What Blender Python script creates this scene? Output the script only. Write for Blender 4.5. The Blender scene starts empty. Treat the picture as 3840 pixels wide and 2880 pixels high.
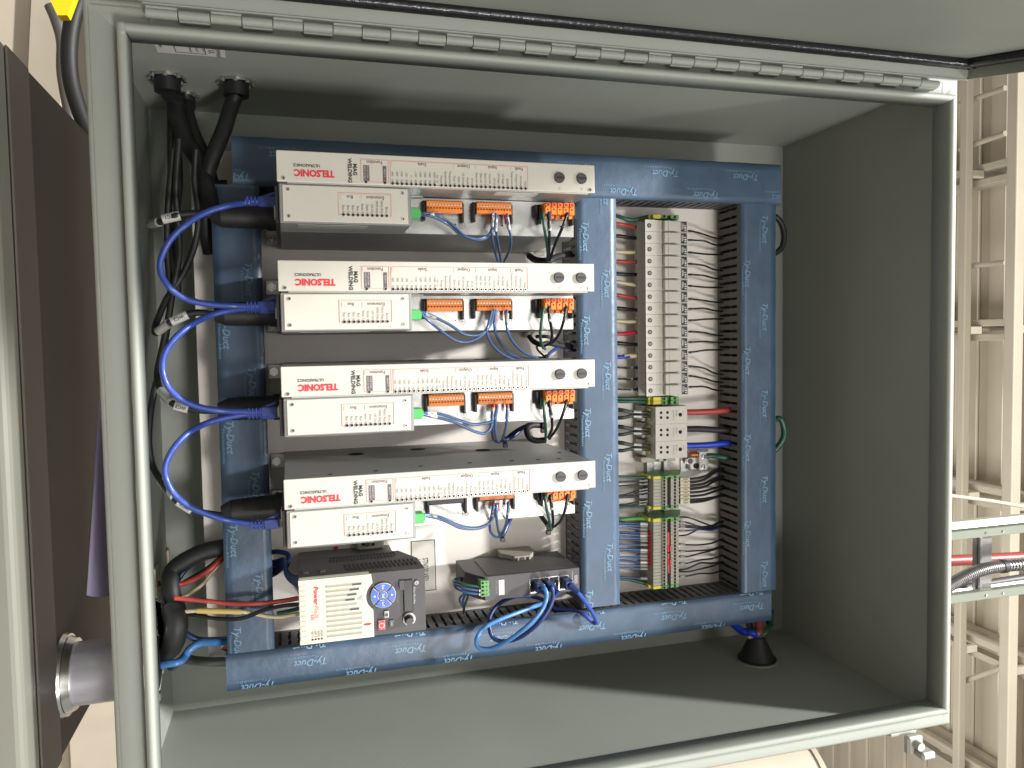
import bpy, bmesh, math, random
from mathutils import Vector, Matrix
random.seed(7)
sc = bpy.context.scene
COL = sc.collection

# ------------------------------------------------------------------ camera
R3 = ((0.96093756, 0.01721445, -0.27622937),      # camera axes (right, down, forward) over world (Z, X, Y)
      (-0.03105587, 0.99846721, -0.04581223),
      (0.27501734, 0.05260124, 0.95999926))
FPX = 2942.87
cd = bpy.data.cameras.new('camera'); cam = bpy.data.objects.new('camera', cd); COL.objects.link(cam)
right = Vector((R3[0][1], R3[0][2], R3[0][0])); down = Vector((R3[1][1], R3[1][2], R3[1][0])); fwd = Vector((R3[2][1], R3[2][2], R3[2][0]))
m = Matrix((( right.x, -down.x, -fwd.x), (right.y, -down.y, -fwd.y), (right.z, -down.z, -fwd.z))).to_4x4()
cam.matrix_world = m
cd.sensor_width = 36; cd.lens = 36 * FPX / 3840; cd.clip_start = 0.02; cd.clip_end = 200
sc.camera = cam
sc.render.resolution_x = 1024; sc.render.resolution_y = 768

# ------------------------------------------------------------------ world and lamps
w = bpy.data.worlds.new('World'); sc.world = w; w.use_nodes = True
bg = w.node_tree.nodes['Background']; bg.inputs[0].default_value = (1.0, 0.985, 0.96, 1); bg.inputs[1].default_value = 0.48
sc.view_settings.view_transform = 'Standard'; sc.view_settings.look = 'None'
sc.view_settings.exposure = 0.0; sc.view_settings.gamma = 1

def area(name, loc, target, sx, sy, power, col=(1, 0.96, 0.9)):
    l = bpy.data.lights.new(name, 'AREA'); l.shape = 'RECTANGLE'; l.size = sx; l.size_y = sy; l.energy = power; l.color = col
    o = bpy.data.objects.new(name, l); COL.objects.link(o); o.location = loc
    o.rotation_euler = (Vector(target) - Vector(loc)).to_track_quat('-Z', 'Y').to_euler()
    return o
area('high_bay_lamp', (-1.15, -1.75, 5.2), (0.15, 0.88, 0.2), 0.50, 0.26, 740, (1, 0.99, 0.97))
area('high_bay_lamp', (1.9, -1.7, 3.9), (0.0, 1.1, 0.3), 0.5, 0.3, 60, (1, 0.98, 0.94))
area('side_lamp', (1.9, -2.3, 0.85), (-0.3, 1.1, 0.3), 0.5, 0.45, 70, (1, 0.98, 0.94))
area('fill_light', (0.35, -4.2, 1.9), (0.1, 1.1, 0.3), 2.6, 1.2, 75, (1, 0.985, 0.96))  # soft fill added behind the camera, brightening the panel between the modules
area('roof_fill', (2.5, 3.2, 1.8), (1.0, 6.0, 5.6), 3.0, 1.5, 130, (1, 0.97, 0.92))  # unseen uplight added to brighten the roof deck

# ------------------------------------------------------------------ measured planes
YP = 1.125                     # mounting panel distance; h = height above that panel
def ray(x, y):
    v = ((x - 1920) / FPX, (y - 1440) / FPX, 1.0)
    wz = sum(R3[i][0] * v[i] for i in range(3)); wx = sum(R3[i][1] * v[i] for i in range(3)); wy = sum(R3[i][2] * v[i] for i in range(3))
    return Vector((wx / wy, 1.0, wz / wy))
def W(x, y, h): return ray(x, y) * (YP - h)
def WX(x, y, X): r = ray(x, y); return r * (X / r.x)
def WZ(x, y, Z): r = ray(x, y); return r * (Z / r.z)
def PT(X, Z, h): return Vector((X, YP - h, Z))

# ------------------------------------------------------------------ materials
def s2l(c): return tuple(((v / 255) / 12.92 if v / 255 <= 0.04045 else ((v / 255 + 0.055) / 1.055) ** 2.4) for v in c)
def mat(name, rgb, rough=0.5, metal=0.0, var=0.06, scale=30, bump=0.0, bscale=200, emit=None, spec=0.5, stretch=None, coat=0, dirt=0):
    m = bpy.data.materials.new(name); m.use_nodes = True; nt = m.node_tree; b = nt.nodes['Principled BSDF']
    c = s2l(rgb)
    tc = nt.nodes.new('ShaderNodeTexCoord'); mp = nt.nodes.new('ShaderNodeMapping')
    nt.links.new(tc.outputs['Object'], mp.inputs[0])
    if stretch: mp.inputs['Scale'].default_value = stretch
    n = nt.nodes.new('ShaderNodeTexNoise'); n.inputs['Scale'].default_value = scale; n.inputs['Detail'].default_value = 5
    nt.links.new(mp.outputs[0], n.inputs['Vector'])
    r = nt.nodes.new('ShaderNodeValToRGB')
    r.color_ramp.elements[0].position = 0.3; r.color_ramp.elements[1].position = 0.7
    r.color_ramp.elements[0].color = (*[v * (1 - var) for v in c], 1); r.color_ramp.elements[1].color = (*[min(1, v * (1 + var)) for v in c], 1)
    nt.links.new(n.outputs['Fac'], r.inputs[0])
    out = r.outputs[0]
    if dirt:
        n2 = nt.nodes.new('ShaderNodeTexNoise'); n2.inputs['Scale'].default_value = 260; n2.inputs['Detail'].default_value = 2
        nt.links.new(tc.outputs['Object'], n2.inputs['Vector'])
        r2 = nt.nodes.new('ShaderNodeValToRGB'); r2.color_ramp.elements[0].position = 0.70; r2.color_ramp.elements[1].position = 0.76
        r2.color_ramp.elements[0].color = (0, 0, 0, 1); r2.color_ramp.elements[1].color = (dirt, dirt, dirt, 1)
        nt.links.new(n2.outputs['Fac'], r2.inputs[0])
        mx = nt.nodes.new('ShaderNodeMixRGB'); nt.links.new(r2.outputs[0], mx.inputs[0]); nt.links.new(out, mx.inputs[1])
        mx.inputs[2].default_value = (*[v * 0.45 for v in c], 1); out = mx.outputs[0]
    nt.links.new(out, b.inputs['Base Color'])
    mr = nt.nodes.new('ShaderNodeMapRange'); mr.inputs['To Min'].default_value = max(0.03, rough - 0.07); mr.inputs['To Max'].default_value = min(1, rough + 0.07)
    nt.links.new(n.outputs['Fac'], mr.inputs['Value']); nt.links.new(mr.outputs[0], b.inputs['Roughness'])
    b.inputs['Metallic'].default_value = metal; b.inputs['Specular IOR Level'].default_value = spec
    if coat: b.inputs['Coat Weight'].default_value = coat; b.inputs['Coat Roughness'].default_value = 0.15
    if bump:
        n3 = nt.nodes.new('ShaderNodeTexNoise'); n3.inputs['Scale'].default_value = bscale; n3.inputs['Detail'].default_value = 3
        nt.links.new(mp.outputs[0], n3.inputs['Vector'])
        bp = nt.nodes.new('ShaderNodeBump'); bp.inputs['Strength'].default_value = bump; bp.inputs['Distance'].default_value = 0.002
        nt.links.new(n3.outputs['Fac'], bp.inputs['Height']); nt.links.new(bp.outputs[0], b.inputs['Normal'])
    if emit: b.inputs['Emission Color'].default_value = (*s2l(emit[0]), 1); b.inputs['Emission Strength'].default_value = emit[1]
    return m
PAINT = mat('grey_enamel', (150, 154, 145), 0.55, var=0.05, scale=5, bump=0.10, bscale=650, dirt=0.16)
PANEL = mat('white_panel_enamel', (222, 215, 206), 0.45, var=0.03, scale=5, bump=0.05, bscale=500, dirt=0.25)
FILM = mat('blue_protective_film', (60, 79, 100), 0.42, var=0.16, scale=16, bump=0.55, bscale=40)
PRINT = mat('film_print', (96, 128, 152), 0.4, var=0.25, scale=90)
DUCT = mat('grey_duct_plastic', (90, 89, 90), 0.6, var=0.05)
CREAM = mat('cream_face_plate', (192, 188, 177), 0.38, var=0.02, scale=12, bump=0.03, bscale=600)
ZINC = mat('galvanised_sheet', (182, 182, 178), 0.30, metal=0.75, var=0.10, scale=45, bump=0.08, bscale=90)
ZINCD = mat('painted_sheet_edge', (168, 168, 160), 0.5, metal=0.3, var=0.05)
HOUS = mat('module_housing_grey', (138, 138, 135), 0.38, metal=0.25, var=0.05, bump=0.05, bscale=300)
SCREWM = mat('bright_screw', (236, 214, 176), 0.4, metal=0.4, var=0.1)
STRUTM = mat('strut_paint', (112, 118, 104), 0.5, var=0.05)
STEEL = mat('bright_steel', (205, 203, 198), 0.22, metal=1.0, var=0.1, scale=60)
PIPE = mat('galvanised_pipe', (206, 204, 212), 0.36, metal=0.55, var=0.4, scale=25, bump=0.15, bscale=60, stretch=(1, 1, 0.25))
BLACK = mat('black_plastic', (30, 29, 31), 0.42, var=0.1)
DARK = mat('dark_hole', (12, 12, 12), 0.8, var=0.1)
DGREY = mat('dark_grey_plastic', (66, 63, 66), 0.5, var=0.06, bump=0.06, bscale=900)
RUBBER = mat('black_cable_jacket', (28, 28, 29), 0.55, var=0.15, scale=40)
ORANGE = mat('orange_plastic', (226, 124, 42), 0.42, var=0.07, scale=60)
REDP = mat('red_plastic', (176, 32, 40), 0.4, var=0.08)
REDW = mat('red_wire', (164, 60, 56), 0.38, var=0.08)
CRIM = mat('crimson_wire', (186, 30, 58), 0.38, var=0.08)
BLUEE = mat('blue_network_cable', (50, 72, 150), 0.38, var=0.14, scale=70, bump=0.1, bscale=300, coat=0.15)
BLUEL = mat('light_blue_network_cable', (72, 126, 190), 0.3, var=0.08, scale=50, coat=0.3)
BLUEW = mat('slate_blue_wire', (60, 84, 122), 0.3, var=0.08, coat=0.3)
BLUED = mat('navy_wire', (36, 54, 104), 0.35, var=0.08)
BLUEB = mat('blue_power_wire', (30, 58, 176), 0.38, var=0.08)
GREENW = mat('green_wire', (36, 78, 62), 0.4, var=0.1)
BEIGE = mat('cream_wire', (196, 184, 146), 0.4, var=0.08)
YELW = mat('yellow_sleeve', (202, 178, 108), 0.4, var=0.08)
BLACKW = mat('black_wire', (24, 23, 25), 0.38, var=0.1)
SLEEVE = mat('clear_sleeve', (152, 152, 146), 0.25, var=0.08)
WHITE = mat('white_marker', (204, 202, 196), 0.5, var=0.03)
IVORY = mat('ivory_marker', (208, 198, 176), 0.5, var=0.05)
TGREY = mat('terminal_grey', (146, 143, 130), 0.5, var=0.04)
FUSEG = mat('fuse_holder_grey', (176, 173, 163), 0.45, var=0.03)
YELLOW = mat('yellow_plastic', (190, 182, 58), 0.45, var=0.05)
GREEN = mat('green_plastic', (84, 138, 70), 0.45, var=0.06)
GREENP = mat('bright_green_plug', (72, 164, 86), 0.4, var=0.05)
INK = mat('black_ink', (38, 36, 38), 0.5, var=0.02)
INKG = mat('grey_ink', (112, 104, 102), 0.5, var=0.02)
BAR = mat('grey_band_print', (198, 190, 178), 0.45, var=0.02)
REDI = mat('red_ink', (206, 44, 58), 0.45, var=0.03)
PINKI = mat('red_line_print', (206, 136, 128), 0.5, var=0.03)
BROWNI = mat('brown_print', (92, 82, 88), 0.5, var=0.03)
VFDC = mat('drive_cover_cream', (192, 190, 172), 0.42, var=0.02)
KEYB = mat('key_blue', (44, 84, 176), 0.35, var=0.04)
GASK = mat('black_foam_gasket', (28, 28, 30), 0.25, var=0.2, scale=80, bump=0.4, bscale=180)
COPPER = mat('copper', (196, 118, 84), 0.35, metal=0.9, var=0.15, scale=60)
DECKM = mat('cream_roof_paint', (224, 215, 196), 0.6, var=0.05, scale=2)
JOISTM = mat('cream_steel_paint', (204, 196, 178), 0.55, var=0.04, scale=3)
BEAMM = mat('beige_beam_paint', (176, 166, 148), 0.6, var=0.06, scale=3)
CABM = mat('dark_cabinet_paint', (66, 60, 56), 0.6, var=0.08, scale=3)
CABS = mat('brown_cabinet_strip', (106, 98, 90), 0.55, var=0.05, scale=3)
CABF = mat('cabinet_front_paint', (116, 116, 106), 0.45, var=0.04, scale=3)
BOARD = mat('cream_board', (192, 180, 162), 0.6, var=0.08, scale=5)
PURP = mat('lilac_sheet', (186, 176, 212), 0.55, var=0.03)
YTAG = mat('yellow_sheet', (250, 206, 20), 0.5, var=0.02)
GLOW = mat('white_glow', (255, 255, 255), 0.5, emit=((255, 255, 255), 5.0))  # emissive white for the bright bands beside the strut rails
DRIVE = mat('drive_housing_grey', (58, 55, 58), 0.45, var=0.05, bump=0.05, bscale=900)
REDPIPE = mat('red_pipe_paint', (150, 62, 58), 0.4, var=0.08)
GALVD = mat('dull_galvanised', (112, 110, 108), 0.4, metal=0.6, var=0.15, scale=20)
FLOORM = mat('grey_floor', (120, 112, 102), 0.6, var=0.1, scale=2)

# ------------------------------------------------------------------ mesh helpers
class MB:
    def __init__(s): s.bm = bmesh.new(); s.mats = []
    def mi(s, m):
        if m not in s.mats: s.mats.append(m)
        return s.mats.index(m)
    def box(s, lo, hi, bev=0.0, m=None, seg=1):
        lo, hi = Vector(lo), Vector(hi)
        lo, hi = Vector(map(min, lo, hi)), Vector(map(max, lo, hi))
        r = bmesh.ops.create_cube(s.bm, size=1); vs = r['verts']
        c = (lo + hi) / 2; d = hi - lo
        for v in vs: v.co = Vector((v.co.x * d.x, v.co.y * d.y, v.co.z * d.z)) + c
        fs = {f for v in vs for f in v.link_faces}
        if bev:
            bev = min(bev, 0.45 * min(d))
            es = {e for v in vs for e in v.link_edges}
            r = bmesh.ops.bevel(s.bm, geom=list(es), offset=bev, segments=seg, affect='EDGES', profile=0.5)
            fs = set(r['faces']) | {f for f in fs if f.is_valid}
            for v in r['verts']:
                fs |= set(v.link_faces)
        k = s.mi(m)
        for f in fs: f.material_index = k
        return s
    def bp(s, X0, X1, Z0, Z1, h0, h1, bev=0.0, m=None, seg=1):       # box in panel terms
        return s.box((X0, YP - h1, Z0), (X1, YP - h0, Z1), bev, m, seg)
    def px(s, x0, y0, x1, y1, h0, h1, bev=0.0, m=None, seg=1):       # box whose front face has these measured corners
        a, b = W(x0, y0, h1), W(x1, y1, h1)
        return s.box((a.x, YP - h1, a.z), (b.x, YP - h0, b.z), bev, m, seg)
    def cyl(s, p0, p1, r, n=16, m=None, r2=None, caps=True):
        p0, p1 = Vector(p0), Vector(p1); r2 = r if r2 is None else r2
        d = (p1 - p0).normalized(); q = d.to_track_quat('Z', 'Y'); a, b = [], []
        for i in range(n):
            t = 2 * math.pi * i / n; o = q @ Vector((math.cos(t), math.sin(t), 0))
            a.append(s.bm.verts.new(p0 + o * r)); b.append(s.bm.verts.new(p1 + o * r2))
        k = s.mi(m)
        for i in range(n):
            f = s.bm.faces.new((a[i], a[(i + 1) % n], b[(i + 1) % n], b[i])); f.material_index = k; f.smooth = n > 8
        if caps:
            for rg in (a[::-1], b):
                f = s.bm.faces.new(rg); f.material_index = k
                for e in f.edges: e.smooth = False
        return s
    def poly(s, pts, vec, m=None):                                   # extruded outline
        vec = Vector(vec); a = [s.bm.verts.new(Vector(p)) for p in pts]; b = [s.bm.verts.new(Vector(p) + vec) for p in pts]
        k = s.mi(m); n = len(a); fl = []
        fl.append(s.bm.faces.new(a)); fl.append(s.bm.faces.new(b[::-1]))
        for i in range(n): fl.append(s.bm.faces.new((a[i], b[i], b[(i + 1) % n], a[(i + 1) % n])))
        for f in fl: f.material_index = k
        bmesh.ops.recalc_face_normals(s.bm, faces=fl)
        return s
    def quad(s, pts, m=None):
        f = s.bm.faces.new([s.bm.verts.new(Vector(p)) for p in pts]); f.material_index = s.mi(m); return s
    def tube(s, pts, r, n=8, sub=5, m=None, r_end=None):
        P = [Vector(p) for p in pts]; Q = []
        if len(P) == 2: Q = [P[0].lerp(P[1], i / 3) for i in range(4)]
        else:
            for i in range(len(P) - 1):
                p0 = P[i - 1] if i else P[0] * 2 - P[1]; p1, p2 = P[i], P[i + 1]; p3 = P[i + 2] if i + 2 < len(P) else P[-1] * 2 - P[-2]
                for j in range(sub):
                    t = j / sub; t2, t3 = t * t, t * t * t
                    Q.append(0.5 * ((2 * p1) + (-p0 + p2) * t + (2 * p0 - 5 * p1 + 4 * p2 - p3) * t2 + (-p0 + 3 * p1 - 3 * p2 + p3) * t3))
            Q.append(P[-1])
        k = s.mi(m); rings = []; up = None
        for i, q in enumerate(Q):
            d = (Q[min(i + 1, len(Q) - 1)] - Q[max(i - 1, 0)]).normalized()
            if up is None: up = d.orthogonal().normalized()
            up = (up - d * up.dot(d)).normalized(); side = d.cross(up)
            rr = r if r_end is None else r + (r_end - r) * i / (len(Q) - 1)
            rings.append([s.bm.verts.new(q + (up * math.cos(2 * math.pi * j / n) + side * math.sin(2 * math.pi * j / n)) * rr) for j in range(n)])
        for a, b in zip(rings, rings[1:]):
            for j in range(n):
                f = s.bm.faces.new((a[j], a[(j + 1) % n], b[(j + 1) % n], b[j])); f.smooth = True; f.material_index = k
        for rg in (rings[0][::-1], rings[-1]):
            f = s.bm.faces.new(rg); f.material_index = k
            for e in f.edges: e.smooth = False
        return s
    def mesh(s, name, m=None):
        me = bpy.data.meshes.new(name)
        bmesh.ops.recalc_face_normals(s.bm, faces=s.bm.faces)
        s.bm.to_mesh(me); s.bm.free()
        for x in (s.mats or [m]): me.materials.append(x or m)
        return me
    def obj(s, name, m=None, parent=None, **kw): return link(name, s.mesh(name, m), parent, **kw)

def link(name, me, parent=None, label=None, cat=None, group=None, kind=None):
    o = bpy.data.objects.new(name, me); COL.objects.link(o)
    if parent:
        o.parent = parent
        if parent.type == 'EMPTY' or parent.parent or True:
            o.matrix_parent_inverse = Matrix.Translation(-wloc(parent))
    tag(o, label, cat, group, kind); return o
def wloc(o):
    return o.location.copy() if not o.parent else Vector((0, 0, 0)) if o.type == 'MESH' else o.location.copy()
def tag(o, label=None, cat=None, group=None, kind=None):
    if label: o['label'] = label
    if cat: o['category'] = cat
    if group: o['group'] = group
    if kind: o['kind'] = kind
    return o
def thing(name, label, cat, loc=(0, 0, 0), group=None):
    o = bpy.data.objects.new(name, None); o.empty_display_size = 0.02; COL.objects.link(o); o.location = loc
    return tag(o, label, cat, group)
def dup(o, off, label=None, parent=None, keep=None):
    c = o.copy(); COL.objects.link(c)
    if parent: c.parent = parent; c.matrix_parent_inverse = o.matrix_parent_inverse.copy()
    else: c.location = o.location + Vector(off)
    if label: c['label'] = label
    for ch in list(o.children): dup(ch, off, parent=c)
    return c

# text: outlines of the built-in font turned into flat mesh faces; rd = reading direction, ud = up direction
_tc = {}
def glyphs(txt, bold, shear):
    key = (txt, bold, shear)
    if key in _tc: return _tc[key]
    cu = bpy.data.curves.new('t', 'FONT'); cu.body = txt; cu.size = 1; cu.resolution_u = 2; cu.offset = bold; cu.shear = shear; cu.fill_mode = 'FRONT'
    o = bpy.data.objects.new('t', cu); COL.objects.link(o)
    dg = bpy.context.evaluated_depsgraph_get(); me = bpy.data.meshes.new_from_object(o.evaluated_get(dg))
    vs = [v.co.copy() for v in me.vertices]; fs = [tuple(p.vertices) for p in me.polygons]
    bpy.data.objects.remove(o); bpy.data.curves.remove(cu); bpy.data.meshes.remove(me)
    _tc[key] = (vs, fs, max((v.x for v in vs), default=0)); return _tc[key]
UPD = ((0, 0, -1), (1, 0, 0))      # upside down in the photograph
NAT = ((1, 0, 0), (0, 0, 1))       # reads across the cabinet
def text(b, txt, at, size, dirs=NAT, m=None, bold=0.0, shear=0.0, width=None, align='L'):
    vs, fs, wd = glyphs(txt, bold, shear)
    if not fs: return
    rd, ud = Vector(dirs[0]), Vector(dirs[1]); sx = size if width is None else width / max(wd, 1e-6)
    off = {'L': 0, 'C': -wd * sx / 2, 'R': -wd * sx}[align]; at = Vector(at); k = b.mi(m)
    nv = [b.bm.verts.new(at + rd * (v.x * sx + off) + ud * (v.y * size)) for v in vs]
    for f in fs:
        try: fc = b.bm.faces.new([nv[i] for i in f]); fc.material_index = k
        except ValueError: pass
def clip(b, lo, hi):
    for ax in range(3):
        for sgn, lim in ((-1, lo[ax]), (1, hi[ax])):
            if lim is None: continue
            no = [0, 0, 0]; no[ax] = sgn; co = [0, 0, 0]; co[ax] = lim
            g = b.bm.verts[:] + b.bm.edges[:] + b.bm.faces[:]
            bmesh.ops.bisect_plane(b.bm, geom=g, plane_co=co, plane_no=no, clear_outer=True)

# ================================================================== THE ENCLOSURE
XL, XR, ZB, ZT = -0.342, 0.538, -0.178, 0.866          # wall planes
YF, YL, YB = 0.880, 0.855, 1.235                        # front flange, rim front, back wall
enc = thing('electrical_enclosure', 'large open grey steel electrical enclosure with a continuous hinge door, filled with wiring', 'enclosure', (0.1, 1.27, -0.18))
T = 0.002
MB().box((XL, YB, ZB), (XR, YB + T, ZT)).obj('back_wall', PAINT, enc)
MB().box((XL - T, YF, ZB - T), (XL, YB + T, ZT + T)).obj('left_wall', PAINT, enc)
MB().box((XR, YF, ZB - T), (XR + T, YB + T, ZT + T)).obj('right_wall', PAINT, enc)
MB().box((XL, YF, ZT), (XR, YB + T, ZT + T)).obj('top_wall', PAINT, enc)
MB().box((XL, YF, ZB - T), (XR, YB + T, ZB)).obj('bottom_wall', PAINT, enc)
# front flange: mitred frame with rounded outer fold
FI = (-0.321, 0.526, -0.151, 0.869)                     # inner edge X0 X1 Z0 Z1
b = MB()
def frame(b, o, i, y0, y1, bev, m=None):
    b.box((o[0], y0, o[2]), (i[0], y1, o[3]), bev, m, 3)
    b.box((i[1], y0, o[2]), (o[1], y1, o[3]), bev, m, 3)
    b.box((i[0] + .0004, y0, o[2]), (i[1] - .0004, y1, i[2]), bev, m, 3)
    b.box((i[0] + .0004, y0, i[3]), (i[1] - .0004, y1, o[3]), bev, m, 3)
outer = (-0.350, 0.555, -0.184, 0.895)
def ring(b, prof, rect, m=None):
    # sweep a profile (inset, y) round the rectangle with mitred corners
    X0, X1, Z0, Z1 = rect; rows = []
    for (d, y) in prof:
        rows.append([b.bm.verts.new((X0 + d, y, Z0 + d)), b.bm.verts.new((X1 - d, y, Z0 + d)), b.bm.verts.new((X1 - d, y, Z1 - d)), b.bm.verts.new((X0 + d, y, Z1 - d))])
    k = b.mi(m)
    for a, c in zip(rows, rows[1:]):
        for i in range(4):
            f = b.bm.faces.new((a[i], a[(i + 1) % 4], c[(i + 1) % 4], c[i])); f.material_index = k; f.smooth = True
            e = b.bm.edges.get((a[i], c[i]))
            if e: e.smooth = False
def arc(cx, cy, r, a0, a1, n=5): return [(cx + r * math.cos(math.radians(a0 + (a1 - a0) * i / n)), cy + r * math.sin(math.radians(a0 + (a1 - a0) * i / n))) for i in range(n + 1)]
b = MB(); rf = 0.005
ring(b, [(0, YF + 0.03)] + arc(rf, YF + rf, rf, 180, 270) + [(0.030, YF)] + [(0.030, YF + 0.0015), (0.004, YF + 0.0025), (0.002, YF + 0.03)], outer)
b.obj('front_flange', PAINT, enc)
b = MB(); tr = 0.0045
ring(b, [(0.0, YF + 0.006), (0.0, YL + tr)] + arc(tr, YL + tr, tr, 180, 360, 8) + [(2 * tr, YF + 0.008), (2 * tr - 0.001, YF + 0.008)], (FI[0] + 0.001, FI[1] - 0.001, FI[2] + 0.001, FI[3] - 0.001))
b.obj('rim', PAINT, enc)
MB().box((-0.3195, YL - 0.0012, -0.1485), (-0.306, YF, -0.141), 0.003, None, 2).obj('corner_weld', PAINT, enc)

# door, hinged on the left and swung forward
HX, HY = -0.3405, 0.858
DV = Vector((0.205, -0.979, 0)).normalized(); DN = Vector((0.979, 0.205, 0)).normalized()      # along the door, out of its inner face
def D(u, z, n=0.0): return Vector((HX, HY, 0)) + DV * u + DN * n + Vector((0, 0, z))
DZ0, DZ1, DW = -0.128, 0.886, 0.88
def dbox(b, u0, u1, z0, z1, n0, n1, m=None):
    c = [D(u0, z0, n0), D(u1, z0, n0), D(u1, z1, n0), D(u0, z1, n0)]; return b.poly(c, DN * (n1 - n0), m)
DD = -0.0225
door = MB(); dbox(door, 0.0, DW, DZ0, DZ1, DD - 0.002, DD)
door = door.obj('door', PAINT, enc)
b = MB()
for (a0, a1, z0, z1) in ((0.0, 0.002, DZ0, DZ1), (DW - 0.002, DW, DZ0, DZ1), (0.0022, DW - 0.0022, DZ0, DZ0 + 0.002), (0.0022, DW - 0.0022, DZ1 - 0.002, DZ1)):
    dbox(b, a0, a1, z0, z1, DD + 0.0002, 0.0)
dbox(b, -0.0012, 0.004, DZ0 + .003, DZ1 - .003, 0.0002, 0.0016)
b.obj('door_return', PAINT, door)
g = MB()
def bead(g, u, z, u2, z2):
    for k in range(2): g.tube([D(u + (k * .009 if u == u2 else 0), z - (k * .009 if z == z2 else 0), DD + .0045), D((u + u2) / 2 + (k * .009 if u == u2 else 0), (z + z2) / 2 - (k * .009 if z == z2 else 0), DD + .0045), D(u2 + (k * .009 if u == u2 else 0), z2 - (k * .009 if z == z2 else 0), DD + .006)], 0.0062, 8, 12)
bead(g, .008, DZ0 + .012, .008, DZ1 - .008); bead(g, .008, DZ1 - .009, DW - .01, DZ1 - .009); bead(g, .008, DZ0 + .016, DW - .01, DZ0 + .016)
g.obj('gasket', GASK, door)
for z in (0.02, 0.17, 0.31, 0.45, 0.6, 0.75):
    b = MB(); b.cyl(D(-0.0001, z, -.006), D(-.0006, z, -.006), 0.0022, 12); b.obj('spot_weld', PAINT, door)
# continuous hinge
hin = MB().box((-0.343, 0.8765, -0.122), (-0.3255, 0.8798, 0.845)).obj('hinge', PAINT, enc)
NK = 32; z0, z1 = -0.124, 0.845; st = (z1 - z0) / NK
HXC, HYC = -0.3335, 0.8655
kme = {}
for j in range(2):
    bb = MB(); bb.cyl((HXC, HYC, -st / 2 + 0.0005), (HXC, HYC, st / 2 - 0.0005), 0.0048, 20)
    if j == 0: bb.box((HXC - 0.0060, HYC - 0.0050, -st / 2 + 0.0005), (HXC - 0.0036, HYC + 0.0010, st / 2 - 0.0005), 0.0006)
    else: bb.box((HXC + 0.0030, HYC + 0.001, -st / 2 + 0.0005), (HXC + 0.0058, HYC + 0.0105, st / 2 - 0.0005), 0.0006)
    kme[j] = bb.mesh('knuckle', PAINT)
for i in range(NK):
    k = bpy.data.objects.new('knuckle', kme[i % 2]); COL.objects.link(k); k.parent = hin; k.location = (0, 0, z0 + (i + 0.5) * st)
# latch clamp on the free side
cl = MB()
a = W(3405, 2740, YP - 0.885)
cl.box((0.5555, 0.885, a.z - 0.030), (0.562, 0.93, a.z + 0.016), 0.002)
cl.box((0.5560, 0.868, a.z - 0.014), (0.582, 0.880, a.z + 0.012), 0.003)
cl.box((0.572, 0.852, a.z - 0.005), (0.583, 0.870, a.z + 0.018), 0.003)
cl.cyl((0.566, 0.868, a.z - 0.002), (0.566, 0.858, a.z - 0.002), 0.006, 12)
cl.obj('latch_clamp', ZINCD, enc)
# approvals label stuck to the inside of the left wall
c = [WX(578, 163, XL), WX(842, 187, XL), WX(842, 226, XL), WX(582, 188, XL)]
zl0, zl1 = c[0].z, c[1].z
ly0, ly1 = c[0].y, c[3].y + 0.004; b = MB(); b.box((XL + 0.0002, ly0, zl0), (XL + 0.0009, ly1, zl1), 0.0002); b = b.obj('rating_label', WHITE, enc)
b = MB()
WD = ((0, 1, 0), (0, 0, 1))
for k, (zz, yy, s, t) in enumerate(((zl1 - 0.010, 0.985, 0.007, 'HOFFMAN'), (zl1 - 0.018, 0.99, 0.010, 'CE  UL'), (zl0 + 0.05, 0.985, 0.004, 'Type 12'), (zl0 + 0.043, 0.985, 0.004, 'Type 13'), (zl0 + 0.036, 0.985, 0.004, 'Enclosure'), (zl0 + 0.004, 1.0, 0.005, '8990'))):
    text(b, t, (XL + 0.0012, ly1 - 0.028 * (s / .005) ** .5, zz), s, WD, INK)
for z in (zl0 + 0.020, zl1 - 0.022): b.box((XL + 0.001, ly0, z), (XL + 0.0013, ly1 - .006, z + 0.0008), 0, INK)
b.box((XL + 0.001, ly1 - .0068, zl0 + 0.0212), (XL + 0.0013, ly1 - .006, zl1 - 0.0221), 0, INK)
b.obj('label_print', INK, enc)
# two rivets and wall studs
b = MB()
for (x, y) in ((518, 862), (522, 2400)): p = WZ(x, y, ZB); b.cyl(p, p + Vector((0, 0, 0.003)), 0.006, 12)
b.obj('rivet', STEEL, enc)

# ------------------------------------------------------------------ mounting panel
b = MB(); b.box((-0.262, YP, -0.1145), (0.421, YP + 0.0025, 0.722))
b.box((-0.262, YP + 0.0026, -0.1145), (-0.2595, YP + 0.02, 0.722)); b.box((0.4185, YP + 0.0026, -0.1145), (0.421, YP + 0.02, 0.722)); b.box((-0.259, YP + 0.0026, -0.1145), (0.418, YP + 0.02, -0.112))
pan = b.obj('mounting_panel', PANEL, enc)
for (X, Z) in ((0.4050, -0.090), (-0.245, -0.094)):
    b = MB(); b.cyl((X, YP + 0.109, Z), (X, YP - 0.010, Z), 0.005, 12, COPPER); b.cyl((X, YP - 0.0002, Z), (X, YP - 0.007, Z), 0.0095, 6, STEEL); b.obj('stud_and_nut', STEEL, pan)

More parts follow.
